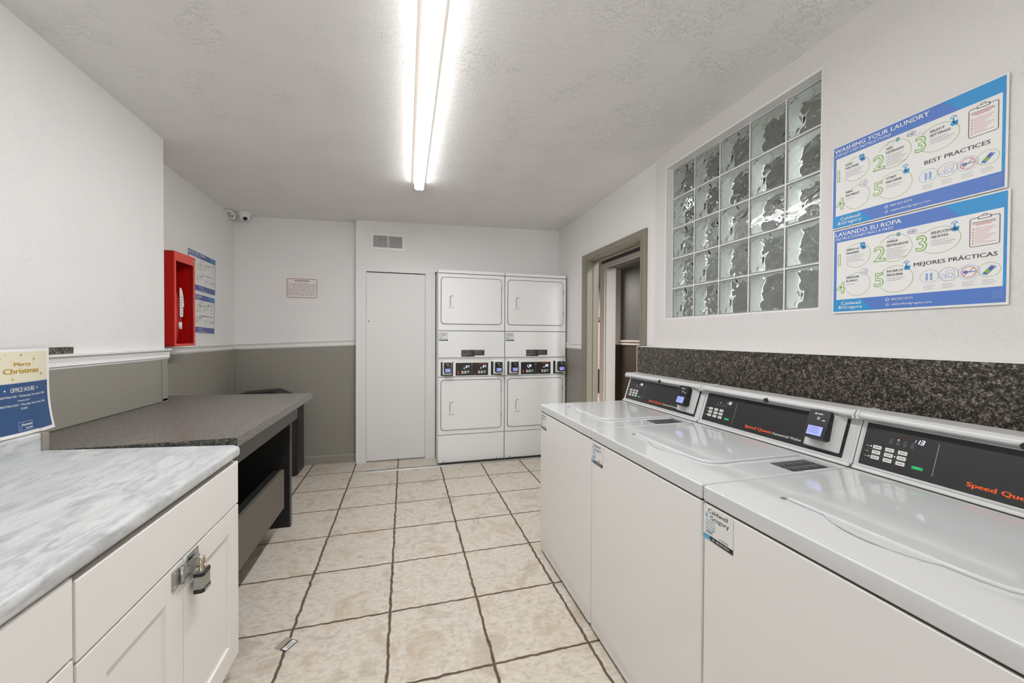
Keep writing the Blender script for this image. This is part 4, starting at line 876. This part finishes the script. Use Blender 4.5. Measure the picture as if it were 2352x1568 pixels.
b = MB(); b.box(-1.18, CF-.020, .14, .9015, .09, .829, 'cab'); b.box(-1.18, -.69, .14, .9015, 0, .092, 'blkm'); put('carcass', b, root2)
b = MB(); b.box(CF-.019, CF, .16, .911, .674, .826, 'cab'); put('drawer', b, root2, bevel=.002)
b = MB(); shaker(b, CF, .537, .911, .092, .668); put('door', b, root2, bevel=.0012); b = MB(); shaker(b, CF, .16, .534, .092, .668); put('door', b, root2, bevel=.0012)
# hasp and padlock across the two doors
hy, hz = 1.245, .600
b = MB(); x = CF+.0005
b.box(x, x+.003, 1.228, 1.256, .592, .642, 'steel'); b.frustum((x+.007, 1.262, .594), .006, (x+.007, 1.262, .640), .006, 'steel', 12)
for zz in (.598, .636): b.frustum((x+.002, 1.236, zz), .004, (x+.0045, 1.236, zz), .003, 'steel', 10)
put('hasp_hinge', b, ldr, label='galvanised hasp hinge')
b = MB(); b.box(x+.008, x+.011, 1.262, 1.338, .597, .637, 'steel'); b.prism([(1.338, .597), (1.350, .604), (1.350, .630), (1.338, .637)], 'x', x+.008, x+.011, 'steel')
for zz in (.606, .630): b.frustum((x+.0115, 1.285, zz), .0035, (x+.0095, 1.285, zz), .0035, 'seam', 10)
put('hasp_strap', b, ldr, bevel=.0008, label='galvanised hasp strap')
b = MB(); b.box(x, x+.003, 1.302, 1.360, .618, .648, 'steel'); b.tube([(x+.003, 1.330, .628), (x+.020, 1.330, .628), (x+.026, 1.330, .620), (x+.026, 1.330, .608), (x+.020, 1.330, .600), (x+.003, 1.330, .600)], .0028, 'steel', 8); put('staple_plate', b, rdr, label='galvanised staple plate')
root = thing('padlock', 'laminated steel padlock with black bands hanging from the cabinet hasp', 'padlock', (CF+.03, 1.335, .545))
px0, px1, py0, py1 = CF+.012, CF+.036, 1.312, 1.358
b = MB(); sec = [(px0, py0), (px1-.006, py0), (px1, py0+.006), (px1, py1-.006), (px1-.006, py1), (px0, py1)]
for i in range(9):
    z = .538+.0052*i; b.prism(sec, 'z', z, z+.0046, 'steel')
b.prism([(px0+.001, py0+.001), (px1-.003, py0+.003), (px1-.003, py1-.003), (px0+.001, py1-.001)], 'z', .534, .590, 'steel'); put('body', b, root)
s2 = [(px0-.001, py0-.001), (px1-.005, py0-.001), (px1+.001, py0+.005), (px1+.001, py1-.005), (px1-.005, py1+.001), (px0-.001, py1+.001)]
for za, zb in ((.530, .541), (.578, .587)):
    b = MB(); b.prism(s2, 'z', za, zb, 'blk'); bb = put('bumper_band', b, root, label='black rubber band')
    if za < .54: pr = Print((px1+.0011, 1.317, .5335), (0, 1, 0), (0, 0, 1), dz=.0002); pr.text('Master', .001, 0, .0048, 'white', 1, .030, bold=.02); put('lettering', pr.mb, bb)
b = MB(); cxm = (px0+px1)/2; ra = .0125; pts = [(cxm, 1.335-ra, .585), (cxm, 1.335-ra, .612)] + [(cxm, 1.335-ra*math.cos(a), .612+ra*math.sin(a)) for a in [math.pi*i/8 for i in range(1, 8)]] + [(cxm, 1.335+ra, .612), (cxm, 1.335+ra, .585)]
b.tube(pts, .0036, 'brass', 12); put('shackle', b, root, label='bright shackle')

# ------------------------------------------------------------------ work table
root = thing('work_table', 'charcoal folding table with grey-brown speckled laminate top by the left wall', 'table', (-1.0, 2.3, 0))
b = MB(); top = [(-1.163, 1.668), (-.612, 1.694), (-.606, 2.895), (-1.36, 2.965), (-1.36, 1.68), (-1.163, 1.68)]
b.prism([(-1.352, 1.679), (-1.161, 1.679), (-1.161, 1.668), (-.616, 1.694), (-.608, 2.896), (-1.352, 2.972)], 'z', .853, .890, 'lam')
put('tabletop', b, root, bevel=.0015)
b = MB(); b.prism([(XA+.010, 2.757), (-1.352, 2.757), (-1.352, 2.972), (XA+.010, 2.990)], 'z', .853, .890, 'lam'); put('tabletop_return', b, root)
b = MB(); b.hexa([(-1.161, 1.6660, .853), (-.616, 1.6922, .853), (-.616, 1.6945, .853), (-1.161, 1.6685, .853), (-1.161, 1.6660, .8895), (-.616, 1.6922, .8895), (-.616, 1.6945, .8895), (-1.161, 1.6685, .8895)], 'granedge'); put('edge_band', b, root, label='dark speckled edge band')
b = MB(); b.box(-.720, -.700, 1.70, 2.893, .722, .853, 'char'); put('apron', b, root, bevel=.0015)
b = MB(); b.box(-1.33, -.742, 2.868, 2.895, 0, .853, 'blkm'); lg = put('leg_panel', b, root)
b = MB(); b.box(-.742, -.736, 2.866, 2.897, 0, .853, 'char'); put('edge_strip', b, lg)
b = MB(); b.box(-1.33, -.742, 1.70, 1.727, 0, .853, 'blkm'); put('leg_panel', b, root)
b = MB(); b.box(-1.345, -1.325, 1.70, 2.89, .0, .853, 'blkm'); put('back_panel', b, root)
b = MB(); b.box(-.760, -.740, 1.727, 2.740, .185, .430, 'board'); put('lower_board', b, root, bevel=.001)
b = MB(); b.box(-.80, -.7605, 1.727, 2.740, .395, .4275, 'blkm'); put('lower_rail', b, root)

# ------------------------------------------------------------------ trash bin behind the table
root = thing('trash_bin', 'black plastic bin standing in the alcove behind the folding table', 'bin', (-1.2, 4.04, 0))
b = MB(); b.prism(rrect(-1.452, -.945, 3.885, 4.185, .05), 'z', .0, .668, 'blk', True); put('body', b, root, bevel=.006)
b = MB(); n = 4
b.hexa([(-1.462, 3.875, .668), (-.940, 3.875, .668), (-.940, 4.185, .668), (-1.462, 4.185, .668), (-1.43, 3.95, .758), (-1.15, 3.95, .778), (-1.15, 4.15, .778), (-1.43, 4.15, .758)], 'blk'); put('lid', b, root, bevel=.008, seg=3)
b = MB(); b.frustum((-.944, 3.90, .66), .010, (-.934, 3.90, .66), .010, 'greyline', 12); put('hinge_pin', b, root)

# ------------------------------------------------------------------ card on the floor
pr = Print((-.448, 1.757, .0012), Vector((.55, .83, 0)), Vector((-.83, .55, 0)), dz=.0005)
pr.slab(-.030, -.002, .030, .030, .0008, 'sblack'); pr.rect(-.026, .001, .027, .024, 'paper', 1)
for i in range(4): pr.rect(-.014, .005+.0045*i, .020-.004*(i % 2), .0068+.0045*i, 'sgrey', 2)
pr.rect(-.030, .032, .030, .060, 'cabin', 1)
tag(put('dropped_card', pr.mb), 'small folded printed card lying on the tile grout line in the left foreground', 'card')
